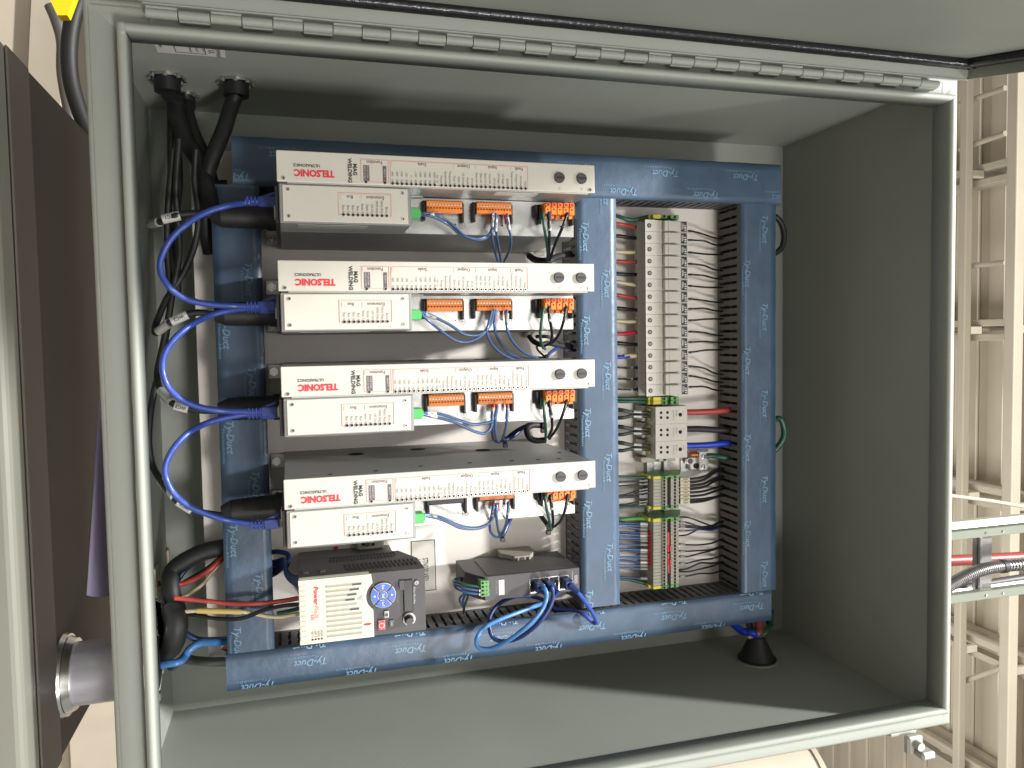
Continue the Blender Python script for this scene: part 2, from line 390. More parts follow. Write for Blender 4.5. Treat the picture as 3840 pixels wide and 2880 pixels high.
# ------------------------------------------------------------------ wiring ducts
HC = 0.072
def slotwall(b, p, along, L, h0, h1, pitch, thick, off=0.0):
    # wall made of fingers between dog-bone slots, closed above and below; p = start, along = unit vector, thick = unit vector * thickness
    H = Vector((0, -1, 0)); along = Vector(along); thick = Vector(thick)
    hs0, hs1 = h0 + 0.006, h1 - 0.010
    def cell(a0, a1, e0, e1):
        c = [p + along * a0 + H * e0, p + along * a1 + H * e0, p + along * a1 + H * e1, p + along * a0 + H * e1]; b.poly(c, thick)
    cell(0, L, h0, hs0); cell(0, L, hs1, h1)
    n = int((L - off) / pitch) + 1; gw = 0.0046
    prof = ((0, 1.0), (0.10, 1.0), (0.155, 0.35), (0.20, 1.0), (0.60, 1.0), (0.655, 0.3), (0.71, 1.0), (1, 0.9))
    for i in range(n + 1):
        a0 = off + (i - 1) * pitch; a1 = a0 + pitch
        pts = []
        for t, k in prof: pts.append((a0 + gw / 2 * k, t))
        for t, k in reversed(prof): pts.append((a1 - gw / 2 * k, t))
        pts = [(min(max(a, 0), L), t) for a, t in pts]
        if pts[-1][0] - pts[0][0] < 0.001: continue
        b.poly([p + along * a + H * (hs0 + 0.00005 + (hs1 - hs0 - 0.0001) * t) for a, t in pts], thick)
def duct(label, X0, X1, Z0, Z1, horiz, prints, sides=(1, 1), off=0.004, over=0.0):
    d = thing('wiring_duct', label, 'cable duct', ((X0 + X1) / 2, YP, (Z0 + Z1) / 2), 'blue film covered wiring ducts')
    t = 0.0018
    if horiz:   # long along Z
        for k, X in enumerate((X0 + 0.002, X1 - 0.002)):
            if not sides[k]: continue
            b = MB(); slotwall(b, Vector((X, YP, Z0)), (0, 0, 1), Z1 - Z0, 0.0005, HC - 0.006, 0.0125, (t if k == 0 else -t, 0, 0), off); b.obj('side_wall', DUCT, d)
        b = MB(); b.bp(X0 + 0.004, X1 - 0.004, Z0, Z1, 0.0006, 0.002); b.obj('base', DUCT, d)
    else:
        for k, Z in enumerate((Z0 + 0.002, Z1 - 0.002)):
            if not sides[k]: continue
            b = MB(); slotwall(b, Vector((X0, YP, Z)), (1, 0, 0), X1 - X0, 0.0005, HC - 0.006, 0.0125, (0, 0, t if k == 0 else -t), off); b.obj('side_wall', DUCT, d)
        b = MB(); b.bp(X0, X1, Z0 + 0.004, Z1 - 0.004, 0.0006, 0.002); b.obj('base', DUCT, d)
    b = MB(); b.bp(X0, X1, Z0, Z1, HC - 0.0035, HC, 0.0010, None, 2)
    if horiz:
        b.bp(X0, X0 + 0.0016, Z0, Z1, HC - 0.010, HC - 0.0037); b.bp(X1 - 0.0016, X1, Z0, Z1, HC - 0.010, HC - 0.0037)
    else:
        b.bp(X0, X1, Z0, Z0 + 0.0016, HC - 0.010, HC - 0.0037); b.bp(X0, X1, Z1 - 0.0016, Z1, HC - 0.010, HC - 0.0037)
    b.obj('cover', DUCT, d)
    # the film: a slightly wavy sheet on the cover
    b = MB(); n = 60; rows = []
    L0, L1 = (Z0, Z1) if horiz else (X0, X1)
    for i in range(n + 1):
        q = L0 + (L1 - L0) * i / n; wv = 0.0005 * math.sin(i * 1.7) + 0.0004 * random.uniform(-1, 1)
        e0, e1 = ((X0, X1) if horiz else (Z0, Z1))
        row = []
        for e, hh in ((e0 - 0.0003 - abs(wv) * 0.6, HC - 0.004), (e0 - 0.0002 + wv * 0.4, HC + 0.0005), (e0 + 0.01, HC + 0.0006), ((e0 + e1) / 2, HC + 0.0007 + abs(wv) * 0.2), (e1 - 0.01, HC + 0.0006), (e1 + 0.0002 + wv * 0.4, HC + 0.0005), (e1 + 0.0003 + abs(wv) * 0.6, HC - 0.004)):
            row.append(b.bm.verts.new(PT(e, q, hh) if horiz else PT(q, e, hh)))
        rows.append(row)
    for r0, r1 in zip(rows, rows[1:]):
        for j in range(6): f = b.bm.faces.new((r0[j], r0[j + 1], r1[j + 1], r1[j])); f.smooth = True
    film = b.obj('protective_film', FILM, d)
    for (at, dirs, sc_) in prints:
        b = MB(); text(b, 'Ty-Duct', at, 0.0125 * sc_, dirs, PRINT, 0.025, 0.25, 0.0440 * sc_)
        u = Vector(dirs[1]); r = Vector(dirs[0])
        text(b, '. Thomas&Betts', Vector(at) - u * 0.0056 * sc_ + r * 0.006 * sc_, 0.0046 * sc_, dirs, PRINT, 0.0, 0.1, 0.0500 * sc_)
        clip(b, (X0 + 0.0006, None, Z0 + 0.0006), (X1 - 0.0006, None, Z1 - 0.0006))
        if len(b.bm.faces): b.obj('film_lettering', PRINT, film)
        else: b.bm.free()
    return d
hp = HC + 0.0013
def rows_x(X0, X1, zs, start, pitch=0.1330, sgn=1):     # text reading along +X at Z offsets
    out = []
    for k, z in enumerate(zs):
        q = start + (k % 2) * pitch / 2 - pitch
        while q < X1: out.append(((q, YP - hp, z), NAT, 1.0)); q += pitch
    return out
def rows_z(Z0, Z1, xs, start, pitch=0.1330):
    out = []
    for k, x in enumerate(xs):
        q = start + (k % 2) * pitch / 2 - pitch
        while q < Z1 + pitch: out.append(((x, YP - hp, q), UPD, 1.0)); q += pitch
    return out
duct('leftmost vertical blue film duct behind the white modules, nearest the hinge', -0.2640, -0.2040, -0.058, 0.7345, True, rows_z(-0.06, 0.7345, (-0.2470, -0.2180, -0.190), 0.03))
duct('bottom horizontal blue film duct crossed by the blue patch cable loops', -0.2036, 0.3935, -0.0845, -0.0270, False, rows_x(-0.20, 0.39, (-0.0470, -0.0760, -0.020), 0.158 - 0.133))
duct('middle horizontal blue film duct between the white modules and the fuse holders', -0.2036, 0.3880, 0.4020, 0.4610, False, rows_x(-0.2, 0.388, (0.4420, 0.4100, 0.470), -0.105))
duct('top horizontal blue film duct at the head of the panel', -0.2036, 0.3935, 0.6660, 0.7255, False, rows_x(-0.2, 0.39, (0.7020, 0.6720, 0.7300), -0.055))
duct('right vertical blue film duct running the full height opposite the hinge', 0.3940, 0.4415, -0.0870, 0.7180, True, rows_z(-0.09, 0.72, (0.4130, 0.4360, 0.39), 0.040))

# ------------------------------------------------------------------ white ultrasonic modules
HFR = 0.242
gen = thing('welding_generator', 'white fronted generator module nearest the hinge, first of the four', 'generator module', (-0.2093, YP, -0.0035), 'four white fronted welding generator modules')
X0 = -0.2093; Zb = -0.0035; FW = 0.0345; EX1 = X0 + 0.0770; ZTOP = 0.3590
# housings
b = MB(); b.bp(X0, X0 + FW - 0.0012, Zb, ZTOP, 0.001, HFR - 0.0022, 0.0008); b.obj('main_housing', HOUS, gen)
b = MB(); b.bp(X0 + FW - 0.0010, EX1, Zb + 0.001, ZTOP - 0.003, 0.001, 0.1790, 0.0008); b.obj('chassis', HOUS, gen)
b = MB(); b.bp(X0 + FW - 0.0008, EX1 - 0.0002, Zb + 0.1445, ZTOP - 0.0032, 0.1792, 0.180, 0.0003); b.obj('chassis_plate', ZINC, gen)
b = MB(); b.bp(X0 + FW - 0.0002, EX1 - 0.0004, Zb + 0.0012, Zb + 0.1430, 0.1802, HFR - 0.0015, 0.0010); b.obj('extension_housing', HOUS, gen)
# face plates
b = MB(); b.bp(X0 - 0.0002, X0 + FW - 0.0016, Zb - 0.0006, ZTOP + 0.001, HFR - 0.0020, HFR, 0.0014, None, 2)
b.bp(X0 + 0.001, X0 + FW - 0.0002, Zb + 0.010, ZTOP - 0.007, HFR - 0.0034, HFR - 0.0016, 0.0, ZINCD)
b.obj('front_plate', CREAM, gen)
b = MB(); b.bp(X0 + FW + 0.0016, EX1 - 0.0022, Zb + 0.0046, Zb + 0.1392, HFR - 0.0014, HFR - 0.0001, 0.0016, None, 2); b.obj('extension_plate', CREAM, gen)
# helper mapping: pixel of module one on its front plane
def U(x, y, h=HFR): return W(x, y, h)
def flat(b, X0_, X1_, Z0_, Z1_, h, m): b.bp(X0_, X1_, Z0_, Z1_, h, h + 0.00025, 0, m)
hb = HFR + 0.0005; he = HFR + 0.0002
# screws
def screw(par, X, Z, h, r=0.0022, mt=STEEL):
    s = MB(); s.cyl(PT(X, Z, h - 0.0006), PT(X, Z, h + 0.0008), r, 14, mt, r * 0.85)
    s.cyl(PT(X, Z, h + 0.0009), PT(X, Z, h + 0.0010), r * 0.42, 6, DARK); return s.obj('screw', mt, par)
for (X, Z) in ((X0 + 0.0293, Zb + 0.0063), (X0 + 0.0290, ZTOP - 0.0052)): screw(gen, X, Z, HFR + 0.0003)
for X in (X0 + FW + 0.0065, EX1 - 0.0075):
    for Z in (Zb + 0.0105, Zb + 0.1335): screw(gen, X, Z, HFR)
# printing, positions measured on the first module
tx = MB()
def pos(x, y): p = U(x, y, HFR); return (p.x, YP - hb, p.z)
p = pos(1253, 644); text(tx, 'TELSONIC', (p[0] - 0.0005, p[1], p[2]), 0.0098, UPD, REDI, 0.045, 0, 0.0420)
p = pos(1200, 618); text(tx, 'ULTRASONICS', p, 0.0044, UPD, INK, 0.02, 0, 0.0280)
def T2(x, y, s, t, m=INK, bold=0.0, width=None, dirs=NAT, align='L'): text(tx, t, pos(x, y), s, dirs, m, bold, 0, width, align)
T2(1324, 614, 0.0058, 'MAG', bold=0.03); T2(1304, 594, 0.0058, 'WELDING', bold=0.03)
def bar(x0, y0, x1, y1, m=BAR, h=HFR + 0.0001):
    a, c = U(x0, y0), U(x1, y1); flat(tx, a.x, c.x, a.z, c.z, h, m)
# boxes drawn as thin red lines
def rect(x0, y0, x1, y1, m=PINKI, t=0.00045):
    a, c = U(x0, y0), U(x1, y1); xa, xb, za, zb = a.x, c.x, a.z, c.z; h = HFR + 0.0001
    flat(tx, xa, xa + t, za, zb, h, m); flat(tx, xb - t, xb, za, zb, h, m); flat(tx, xa + t, xb - t, za, za + t, h, m); flat(tx, xa + t, xb - t, zb - t, zb, h, m)
# work in unit metres: z from the left end, u from the upper edge
def Z(d): return Zb + d
def rectm(u0, u1, z0_, z1_, m=PINKI, t=0.00045):
    h = HFR + 0.0001; xa, xb, za, zb = X0 + u0, X0 + u1, Z(z0_), Z(z1_)
    flat(tx, xa, xa + t, za, zb, h, m); flat(tx, xb - t, xb, za, zb, h, m); flat(tx, xa + t, xb - t, za, za + t, h, m); flat(tx, xa + t, xb - t, zb - t, zb, h, m)
def zu(x, y): q = U(x, y); return q.z - Zb, q.x - X0
fz0 = zu(1351, 600)[0]; fz1 = zu(1456, 600)[0]; sz0 = zu(1462, 600)[0]; sz1 = zu(1979, 640)[0]
rectm(0.0052, 0.0300, fz0, fz1); rectm(0.0052, 0.0312, sz0, sz1)
def barm(u0, u1, z0_, z1_, m=BAR): flat(tx, X0 + u0, X0 + u1, Z(z0_), Z(z1_), HFR + 0.0001, m)
barm(0.0062, 0.0105, fz0 + 0.0015, fz1 - 0.0015)
hz = {'Scale': (sz0 + 0.0015, zu(1695, 640)[0]), 'Output': (zu(1701, 640)[0], zu(1776, 640)[0]), 'Input': (zu(1784, 640)[0], zu(1908, 640)[0]), 'Fault': (zu(1916, 640)[0], sz1 - 0.0015)}
def head(t, z0_, z1_, u=0.0068):
    text(tx, t, (X0 + u, YP - hb, Z((z0_ + z1_) / 2)), 0.0050, UPD, BROWNI, 0.02, 0, None, 'C')
head('Function', fz0, fz1)
for t, (a_, c_) in hz.items(): barm(0.0062, 0.0112, a_, c_); head(t, a_, c_)
# function switches
q = zu(1370, 600)[0]; barm(0.0120, 0.0290, q - 0.0025, q + 0.0040, BROWNI); q2 = zu(1441, 600)[0]; barm(0.0120, 0.0300, q2 - 0.0020, q2 + 0.0020, BROWNI)
text(tx, 'HOLD US TEST', (X0 + 0.013, YP - hb, Z(q - 0.0018)), 0.0026, NAT, BAR, 0, 0, 0.0145); text(tx, 'PULSE SCAN', (X0 + 0.013, YP - hb, Z(q + 0.0012)), 0.0026, NAT, BAR, 0, 0, 0.0130)
text(tx, 'SELECT', (X0 + 0.0150, YP - hb, Z(q2 - 0.0008)), 0.0026, NAT, BAR, 0, 0, 0.0090)
ledz = []
for i in range(10): ledz.append(zu(1472 + (1630 - 1472) * i / 9, 682)[0])
for i in range(19): ledz.append(zu(1655 + (1970 - 1655) * i / 18, 692)[0])
lab1 = ['-400', '-300', '-200', '-100', '0', '+100', '+200', '+300', '+400', '+500']; lab2 = ['10', '20', '30', '40', '50', '60', '70', '80', '90', '100']
lab3 = ['Power', 'Amplitude', 'Frequency', 'State 2', 'State 1', 'US Active', 'Ready', 'Error', 'Data Set 4', 'Data Set 3', 'Data Set 2', 'Data Set 1', 'US On', 'US Stage 2', 'US Stage 1', 'Enable', 'Temperature', 'Frequency', 'Overload', 'Fault']
ledz = ledz[:10] + [zu(1655 + (1970 - 1655) * i / 19, 692)[0] for i in range(20)]
ULED = 0.0306
for i, z_ in enumerate(ledz):
    if i < 10:
        text(tx, lab2[i], (X0 + 0.0287, YP - hb, Z(z_) - 0.0010), 0.0032, NAT, INKG, 0, 0, None, 'R'); text(tx, lab1[i], (X0 + 0.0225, YP - hb, Z(z_) - 0.0010), 0.0032, NAT, INKG, 0, 0, None, 'R')
    else: text(tx, lab3[i - 10], (X0 + 0.0287, YP - hb, Z(z_) - 0.0010), 0.0033, NAT, INKG, 0, 0, None, 'R')
text(tx, 'Hz', (X0 + 0.0195, YP - hb, Z(zu(1641, 690)[0]) - 0.001), 0.0030, NAT, INKG); text(tx, '%', (X0 + 0.0255, YP - hb, Z(zu(1641, 690)[0]) - 0.001), 0.0030, NAT, INKG)
barm(ULED, ULED + 0.0004, sz0 + 0.002, sz1, PINKI)
F2z, F1z = zu(2097, 660)[0], zu(2180, 663)[0]
text(tx, 'F2', (X0 + 0.0275, YP - hb, Z(F2z) - 0.001), 0.0030, NAT, INKG); text(tx, 'F1', (X0 + 0.0275, YP - hb, Z(F1z) - 0.001), 0.0030, NAT, INKG)
# extension plate printing
E0, E1 = zu(1267, 720)[0], zu(1466, 720)[0]; eu0 = 0.0425; eu1 = 0.0670
rectm(eu0, eu1, E0, E1)
bz0, bz1 = zu(1277, 730)[0], zu(1346, 730)[0]; cz0, cz1 = zu(1355, 730)[0], zu(1458, 730)[0]
barm(eu0 + 0.0022, eu0 + 0.0075, bz0, bz1); barm(eu0 + 0.0022, eu0 + 0.0075, cz0, cz1)
head('Bus', bz0, bz1, eu0 + 0.0030); head('Extension', cz0, cz1, eu0 + 0.0030)
elab = ['Bus 4', 'Bus 3', 'Bus 2', 'Bus 1', 'State 2', 'State 1', 'US On', 'HMS Rdy', 'MAG Rdy', 'Boot']; eled = []
for i in range(10):
    z_ = zu(1288 + (1450 - 1288) * i / 9, 803)[0]; eled.append(z_)
    text(tx, elab[i], (X0 + 0.0640, YP - hb, Z(z_) - 0.0010), 0.0036, NAT, INKG, 0, 0, None, 'R')
UE = 0.0664
tx.obj('lettering', INK, gen)
lm = MB(); lm.cyl((0, 0, 0), (0, -0.0006, 0), 0.0019, 12, STEEL); lm.cyl((0, -0.0007, 0), (0, -0.0008, 0), 0.0014, 12, DARK); lm = lm.mesh('indicator')
for (u_, z_) in [(ULED, z_) for z_ in ledz] + [(UE, z_) for z_ in eled] + [(0.0300, q), (0.0302, q2)]:
    o = link('indicator', lm, gen); o.location = (X0 + u_, YP - HFR - 0.0001, Z(z_))
for z_ in (F2z, F1z):
    k = MB(); k.cyl(PT(X0 + 0.0165, Z(z_), HFR - 0.001), PT(X0 + 0.0165, Z(z_), HFR + 0.003), 0.0064, 24, DGREY, 0.0060)
    k.bp(X0 + 0.0155, X0 + 0.0175, Z(z_) - 0.0042, Z(z_) + 0.0042, HFR + 0.003, HFR + 0.0034, 0, BLACK); k.obj('fuse_cap', DGREY, gen)
# connectors on the chassis face (h = 0.18)
HCF = 0.180
def conn(xa, xb, n, big=False):
    za, zb = W(xa, 760, HCF + 0.014).z, W(xb, 760, HCF + 0.014).z
    hd = MB()
    u0, u1 = (X0 + 0.0385, X0 + 0.0530)
    hd.bp(u0 - 0.0004, u1 - 0.002, za - 0.0035, zb + 0.0028, HCF + 0.0002, HCF + 0.008, 0.0006)
    hd.bp(u0 + 0.002, u1 + 0.0095, za - 0.0034, za - 0.0004, HCF + 0.0003, HCF + 0.011, 0.0006)
    hd.bp(u0 + 0.002, u1 + 0.0105, zb + 0.0002, zb + 0.0030, HCF + 0.0003, HCF + 0.011, 0.0006)
    if big: hd.bp(u0, u1 + 0.003, za - 0.0090, za - 0.0036, HCF + 0.0003, HCF + 0.009, 0.0015); hd.bp(u0, u1 + 0.004, zb + 0.0032, zb + 0.0080, HCF + 0.0003, HCF + 0.009, 0.0015)
    hd = hd.obj('plug_header', BLACK, gen)
    b = MB(); p_ = (zb - za) / n
    b.bp(u0, u1, za, zb, HCF + 0.0082, HCF + (0.016 if not big else 0.021), 0.0004, ORANGE)
    for i in range(n):
        z_ = za + (i + 0.5) * p_; hh = HCF + (0.016 if not big else 0.021)
        if big:
            b.cyl(PT(u0 + 0.0026, z_, hh), PT(u0 + 0.0026, z_, hh + 0.0035), 0.0030, 14, ORANGE); b.cyl(PT(u0 + 0.0026, z_, hh + 0.0036), PT(u0 + 0.0026, z_, hh + 0.0037), 0.0020, 12, REDP)
            b.bp(u0 + 0.0054, u1 - 0.0005, z_ - p_ * 0.42, z_ + p_ * 0.42, hh, hh + 0.002, 0.0004, ORANGE); b.bp(u0 + 0.0072, u0 + 0.0092, z_ - 0.001, z_ + 0.001, hh + 0.002, hh + 0.0021, 0, DARK)
            b.bp(u1, u1 + 0.0035, z_ - p_ * 0.40, z_ + p_ * 0.32, HCF + 0.009, HCF + 0.017, 0.0004, ORANGE)
        else:
            b.cyl(PT(u0 + 0.0052, z_, hh), PT(u0 + 0.0052, z_, hh + 0.0006), p_ * 0.36, 10, SCREWM); b.bp(u0 + 0.0048, u0 + 0.0054, z_ - p_ * 0.33, z_ + p_ * 0.33, hh + 0.0006, hh + 0.0007, 0, DARK)
            b.bp(u0 + 0.0086, u0 + 0.0102, z_ - p_ * 0.25, z_ + p_ * 0.25, hh, hh + 0.0002, 0, DARK); b.bp(u0 + 0.0008, u0 + 0.0016, z_ - p_ * 0.3, z_ + p_ * 0.3, hh, hh + 0.0002, 0, DARK)
    b.obj('plug', ORANGE, hd)
    return [za + (i + 0.5) * p_ for i in range(n)]
conn(1598, 1732, 12); zin = conn(1786, 1916, 12); zpw = conn(2034, 2146, 5, True)
# green supply plug on the end of the extension housing
b = MB(); z_ = Zb + 0.1432; b.bp(X0 + 0.0525, X0 + 0.0645, z_, z_ + 0.0125, 0.205, 0.222, 0.0008); b.bp(X0 + 0.0545, X0 + 0.0625, z_ + 0.0126, z_ + 0.0145, 0.207, 0.219, 0.0005)
b.obj('supply_plug', GREENP, gen)
# chassis details: earth symbols, holes, screws
for (x, y) in ((1733, 845), (1909, 848), (2131, 853)):
    b = MB()
    c = W(x, y, HCF + 0.0006); n = 20; r = 0.0040; k = b.mi(INKG)
    vo = [b.bm.verts.new(c + Vector((math.cos(t) * r, 0, math.sin(t) * r))) for t in [2 * math.pi * i / n for i in range(n)]]
    vi = [b.bm.verts.new(c + Vector((math.cos(t) * r * .9, 0, math.sin(t) * r * .9))) for t in [2 * math.pi * i / n for i in range(n)]]
    for i in range(n): f = b.bm.faces.new((vo[i], vo[(i + 1) % n], vi[(i + 1) % n], vi[i])); f.material_index = k
    for (du, dz0, dz1) in ((0, 0.0002, 0.0026),): b.bp(c.x - 0.0002, c.x + 0.0002, c.z + dz0, c.z + dz1, HCF + 0.0004, HCF + 0.0006, 0, INKG)
    for (dz, hw) in ((0.0002, 0.0024), (-0.0010, 0.0016), (-0.0021, 0.0009)): b.bp(c.x - hw, c.x + hw, c.z + dz - 0.0002, c.z + dz + 0.0001, HCF + 0.0004, HCF + 0.0006, 0, INKG)
    b.obj('earth_symbol', INKG, gen)
for (x, y) in ((1707, 842), (1883, 847), (2102, 850)):
    c = W(x, y, HCF); s = MB(); s.cyl(c + Vector((0, -.0003, 0)), c + Vector((0, -0.0012, 0)), 0.0016, 12, STEEL); s.cyl(c + Vector((0, -.0013, 0)), c + Vector((0, -.0014, 0)), 0.0010, 8, DARK); s.obj('screw', STEEL, gen)
c = W(1558, 721, HCF + 0.006); s = MB(); s.box((c.x - 0.006, c.y + 0.001, c.z - 0.009), (c.x + 0.006, c.y + 0.003, c.z + 0.010), 0.0005, ZINC); s.cyl(c, c + Vector((0, -0.003, 0)), 0.0032, 12, STEEL)
for (dx_, dz_) in ((.0022, .0022), (-.0022, .0022), (.0022, -.0022), (-.0022, -.0022)): s.cyl(c + Vector((dx_, 0, dz_)), c + Vector((dx_, -0.0034, dz_)), 0.0014, 8, STEEL)
s.obj('bracket_screw', STEEL, gen)
# holes in the flank, seen on the last module
for (x, y, r) in ((1576, 1684, 0.0105), (1820, 1687, 0.0105), (1345, 1702, 0.0105), (1588, 1747, .0028), (1772, 1735, .0028), (1929, 1727, .0028), (2028, 1722, .0028), (2105, 1720, .0028), (2107, 1696, .0028), (1420, 1765, .0028), (1250, 1778, .0028)):
    c = WX(x, y, 0.1448); b = MB(); b.cyl(Vector((X0 - 0.0002, c.y, c.z)), Vector((X0 - 0.0004, c.y, c.z)), r, 20, DARK); b.obj('vent_hole', DARK, gen)
b = MB(); b.box((EX1 + 0.0001, YP - 0.237, Zb + 0.02), (EX1 + 0.0006, YP - 0.215, Zb + 0.095), 0); b.obj('side_label', SLEEVE, gen)
b = MB(); b.box((X0 + FW - 0.001, YP - 0.232, ZTOP - 0.118), (X0 + FW - 0.0005, YP - 0.214, ZTOP - 0.066), 0); b.obj('side_label', WHITE, gen)
# feet tabs with nuts, black edge plates on the lower end
for X in (X0 + 0.012, X0 + 0.062):
    t_ = MB(); t_.bp(X - 0.010, X + 0.010, Zb - 0.019, Zb + 0.002, 0.0006, 0.0030, 0.0008); t_ = t_.obj('foot_tab', ZINC, gen)
    n_ = MB(); n_.cyl(PT(X, Zb - 0.011, 0.0031), PT(X, Zb - 0.011, 0.009), 0.0062, 6); n_.cyl(PT(X, Zb - 0.011, 0.0092), PT(X, Zb - 0.011, 0.0125), 0.0035, 12); n_.obj('nut', STEEL, t_)
b = MB(); b.bp(X0 + FW + 0.001, EX1 - 0.001, Zb - 0.0032, Zb + 0.0008, 0.05, 0.232, 0.0005); b.obj('socket_plate', BLACK, gen)
b = MB(); b.bp(X0 + 0.047, X0 + 0.060, Zb - 0.0050, Zb - 0.0034, 0.15, 0.172, 0.0003); b.obj('network_socket', WHITE, gen)
GX = [-0.2093, -0.0925, 0.0220, 0.1450]
gl = ['white fronted generator module second from the hinge, above a bare strip of panel', 'white fronted generator module third from the hinge, pale blue wires below it', 'white fronted generator module beside the motor drive, its perforated flank showing']
gens = [gen] + [dup(gen, (GX[i + 1] - GX[0], 0, (0, -0.0022, -0.0026, -0.0034)[i + 1]), gl[i]) for i in range(3)]
ORD = ['first', 'second', 'third', 'fourth']
hs = [c for c in gens[3].children if c.name.startswith('plug_header')]
hs.sort(key=lambda o: sum(v.co.z for v in o.data.vertices) / len(o.data.vertices))
for o in list(hs[0].children): bpy.data.objects.remove(o)
for o in hs[1].children: o.location.x -= 0.005

# ------------------------------------------------------------------ cables helpers
def wire(name, label, cat, pts, r, m, group=None, markers=(), n=8, kind='px', sub=5):
    P = [W(*p) if kind == 'px' else Vector(p) for p in pts]
    o = MB().tube(P, r, n, sub).obj(name, m, None, label=label, cat=cat, group=group)
    for mk_ in markers:
        a, c, mm = mk_[0], mk_[1], mk_[2]
        A, B_ = (W(*a), W(*c)) if kind == 'px' else (Vector(a), Vector(c))
        s = MB(); s.cyl(A, B_, r * 1.35, 10); s = s.obj('marker_sleeve', mm, o)
        if len(mk_) > 3:
            d = (B_ - A).normalized(); up = d.cross(Vector((0, -1, 0))).normalized() * -1; up = (Vector((0,-1,0)).cross(d)).normalized()
            t_ = MB(); mid = (A + B_) / 2; text(t_, mk_[3], mid + Vector((0, -r * 1.42, 0)) - up * r * 0.45, r * 1.35, (d, up), INK, 0.02, 0, None, 'C'); t_.obj('marker_print', INK, s)
    return o
def vary(pts, s=2.0): return [(x + random.uniform(-s, s), y + random.uniform(-s, s), h) for x, y, h in pts]

# network patch loops
HN = 0.165
loops = [
 ([(1000, 757, HN), (918, 762, HN), (850, 772, HN + .01), (765, 800, HN + .02), (690, 848, HN + .03), (635, 905, HN + .03), (603, 975, HN + .03), (606, 1030, HN + .03), (640, 1082, HN + .03), (700, 1122, HN + .02), (780, 1140, HN + .01), (870, 1147, HN), (935, 1148, HN), (1000, 1148, HN)], 'first blue patch cable looping from the module nearest the hinge'),
 ([(1000, 1157, HN - .016), (935, 1157, HN - .016), (870, 1163, HN - .01), (790, 1182, HN), (715, 1220, HN + .02), (655, 1270, HN + .03), (617, 1330, HN + .03), (610, 1390, HN + .03), (628, 1445, HN + .03), (672, 1492, HN + .02), (740, 1524, HN + .01), (830, 1540, HN), (940, 1543, HN), (1005, 1543, HN)], 'second blue patch cable looping between the middle two modules'),
 ([(1005, 1552, HN - .016), (940, 1552, HN - .016), (870, 1562, HN - .01), (780, 1585, HN), (705, 1625, HN + .02), (652, 1680, HN + .03), (622, 1740, HN + .03), (622, 1790, HN + .03), (648, 1845, HN + .03), (700, 1893, HN + .02), (770, 1925, HN + .01), (850, 1950, HN), (950, 1963, HN), (1015, 1963, HN)], 'third blue patch cable looping down to the module farthest from the hinge')]
def rj_plug(x, y, h, par, m=BLUEE):
    c = W(x, y, h); b = MB()
    b.box((c.x - 0.0058, c.y - 0.004, c.z - 0.010), (c.x + 0.0058, c.y + 0.004, c.z + 0.0075), 0.001, m)
    for k in range(4): b.box((c.x - 0.0052, c.y - 0.0048, c.z - 0.0245 + k * 0.0042), (c.x + 0.0052, c.y + 0.0048, c.z - 0.0223 + k * 0.0042), 0.0006, m)
    b.cyl((c.x, c.y, c.z - 0.026), (c.x, c.y, c.z - 0.008), 0.0040, 12, m)
    b.box((c.x - 0.0048, c.y - 0.003, c.z + 0.0076), (c.x + 0.0048, c.y + 0.003, c.z + 0.018), 0.0004, SLEEVE)
    b.poly([c + Vector((-0.006, -0.0015, -0.008)), c + Vector((-0.0115, -0.0015, 0.006)), c + Vector((-0.0100, -0.0015, 0.0075)), c + Vector((-0.006, -0.0015, 0.001))], (0, 0.003, 0), m)
    b.obj('connector', m, par)
for i, (pts, lb) in enumerate(loops):
    o = wire('patch_cable', lb, 'network cable', pts, 0.0036, BLUEE, 'blue patch cables chaining the modules', n=10, sub=6)
    for e in (pts[0], pts[-1]): rj_plug(e[0] + 8, e[1], e[2], o)

# black power plugs with marked cables
HB = 0.125
plugs = [(807, [(790, 805, HB), (740, 800, HB), (690, 803, HB), (640, 815, HB), (600, 832, HB - .03), (560, 842, HB - .08)], ((675, 808, HB), (609, 823, HB)), ((596, 833, HB - .03), (566, 841, HB - .06)), 'WC1'),
         (1185, [(800, 1180, HB), (750, 1172, HB), (700, 1180, HB), (640, 1208, HB), (600, 1240, HB - .01), (582, 1247, HB - .03), (585, 1215, HB - .05), (620, 1130, HB - .06), (650, 1085, HB - .06), (700, 1000, HB - .06), (735, 900, HB - .06), (745, 800, HB - .05), (730, 680, HB - .05), (735, 560, HB - .04)], ((703, 1180, HB), (642, 1207, HB)), ((633, 1212, HB), (592, 1244, HB - .01)), 'WC2'),
         (1540, [(820, 1540, HB), (760, 1540, HB), (705, 1532, HB), (655, 1518, HB), (625, 1490, HB - .01), (598, 1455, HB - .03), (590, 1400, HB - .05), (610, 1300, HB - .06), (634, 1180, HB - .06), (650, 1080, HB - .06), (672, 960, HB - .06), (668, 840, HB - .06), (660, 700, HB - .05), (672, 520, HB - .04)], ((706, 1534, HB), (654, 1520, HB)), ((640, 1508, HB), (603, 1465, HB - .02)), 'WC3'),
         (1925, [(830, 1932, HB), (780, 1925, HB), (720, 1913, HB), (668, 1882, HB), (630, 1840, HB - .01), (598, 1795, HB - .03), (570, 1740, HB - .05), (558, 1660, HB - .05), (563, 1560, HB - .05), (580, 1460, HB - .06), (602, 1380, HB - .06), (622, 1260, HB - .07), (640, 1120, HB - .07), (628, 960, HB - .07), (630, 780, HB - .06), (650, 560, HB - .05)], ((721, 1914, HB), (667, 1880, HB)), ((654, 1862, HB), (604, 1802, HB - .03)), 'WC4')]
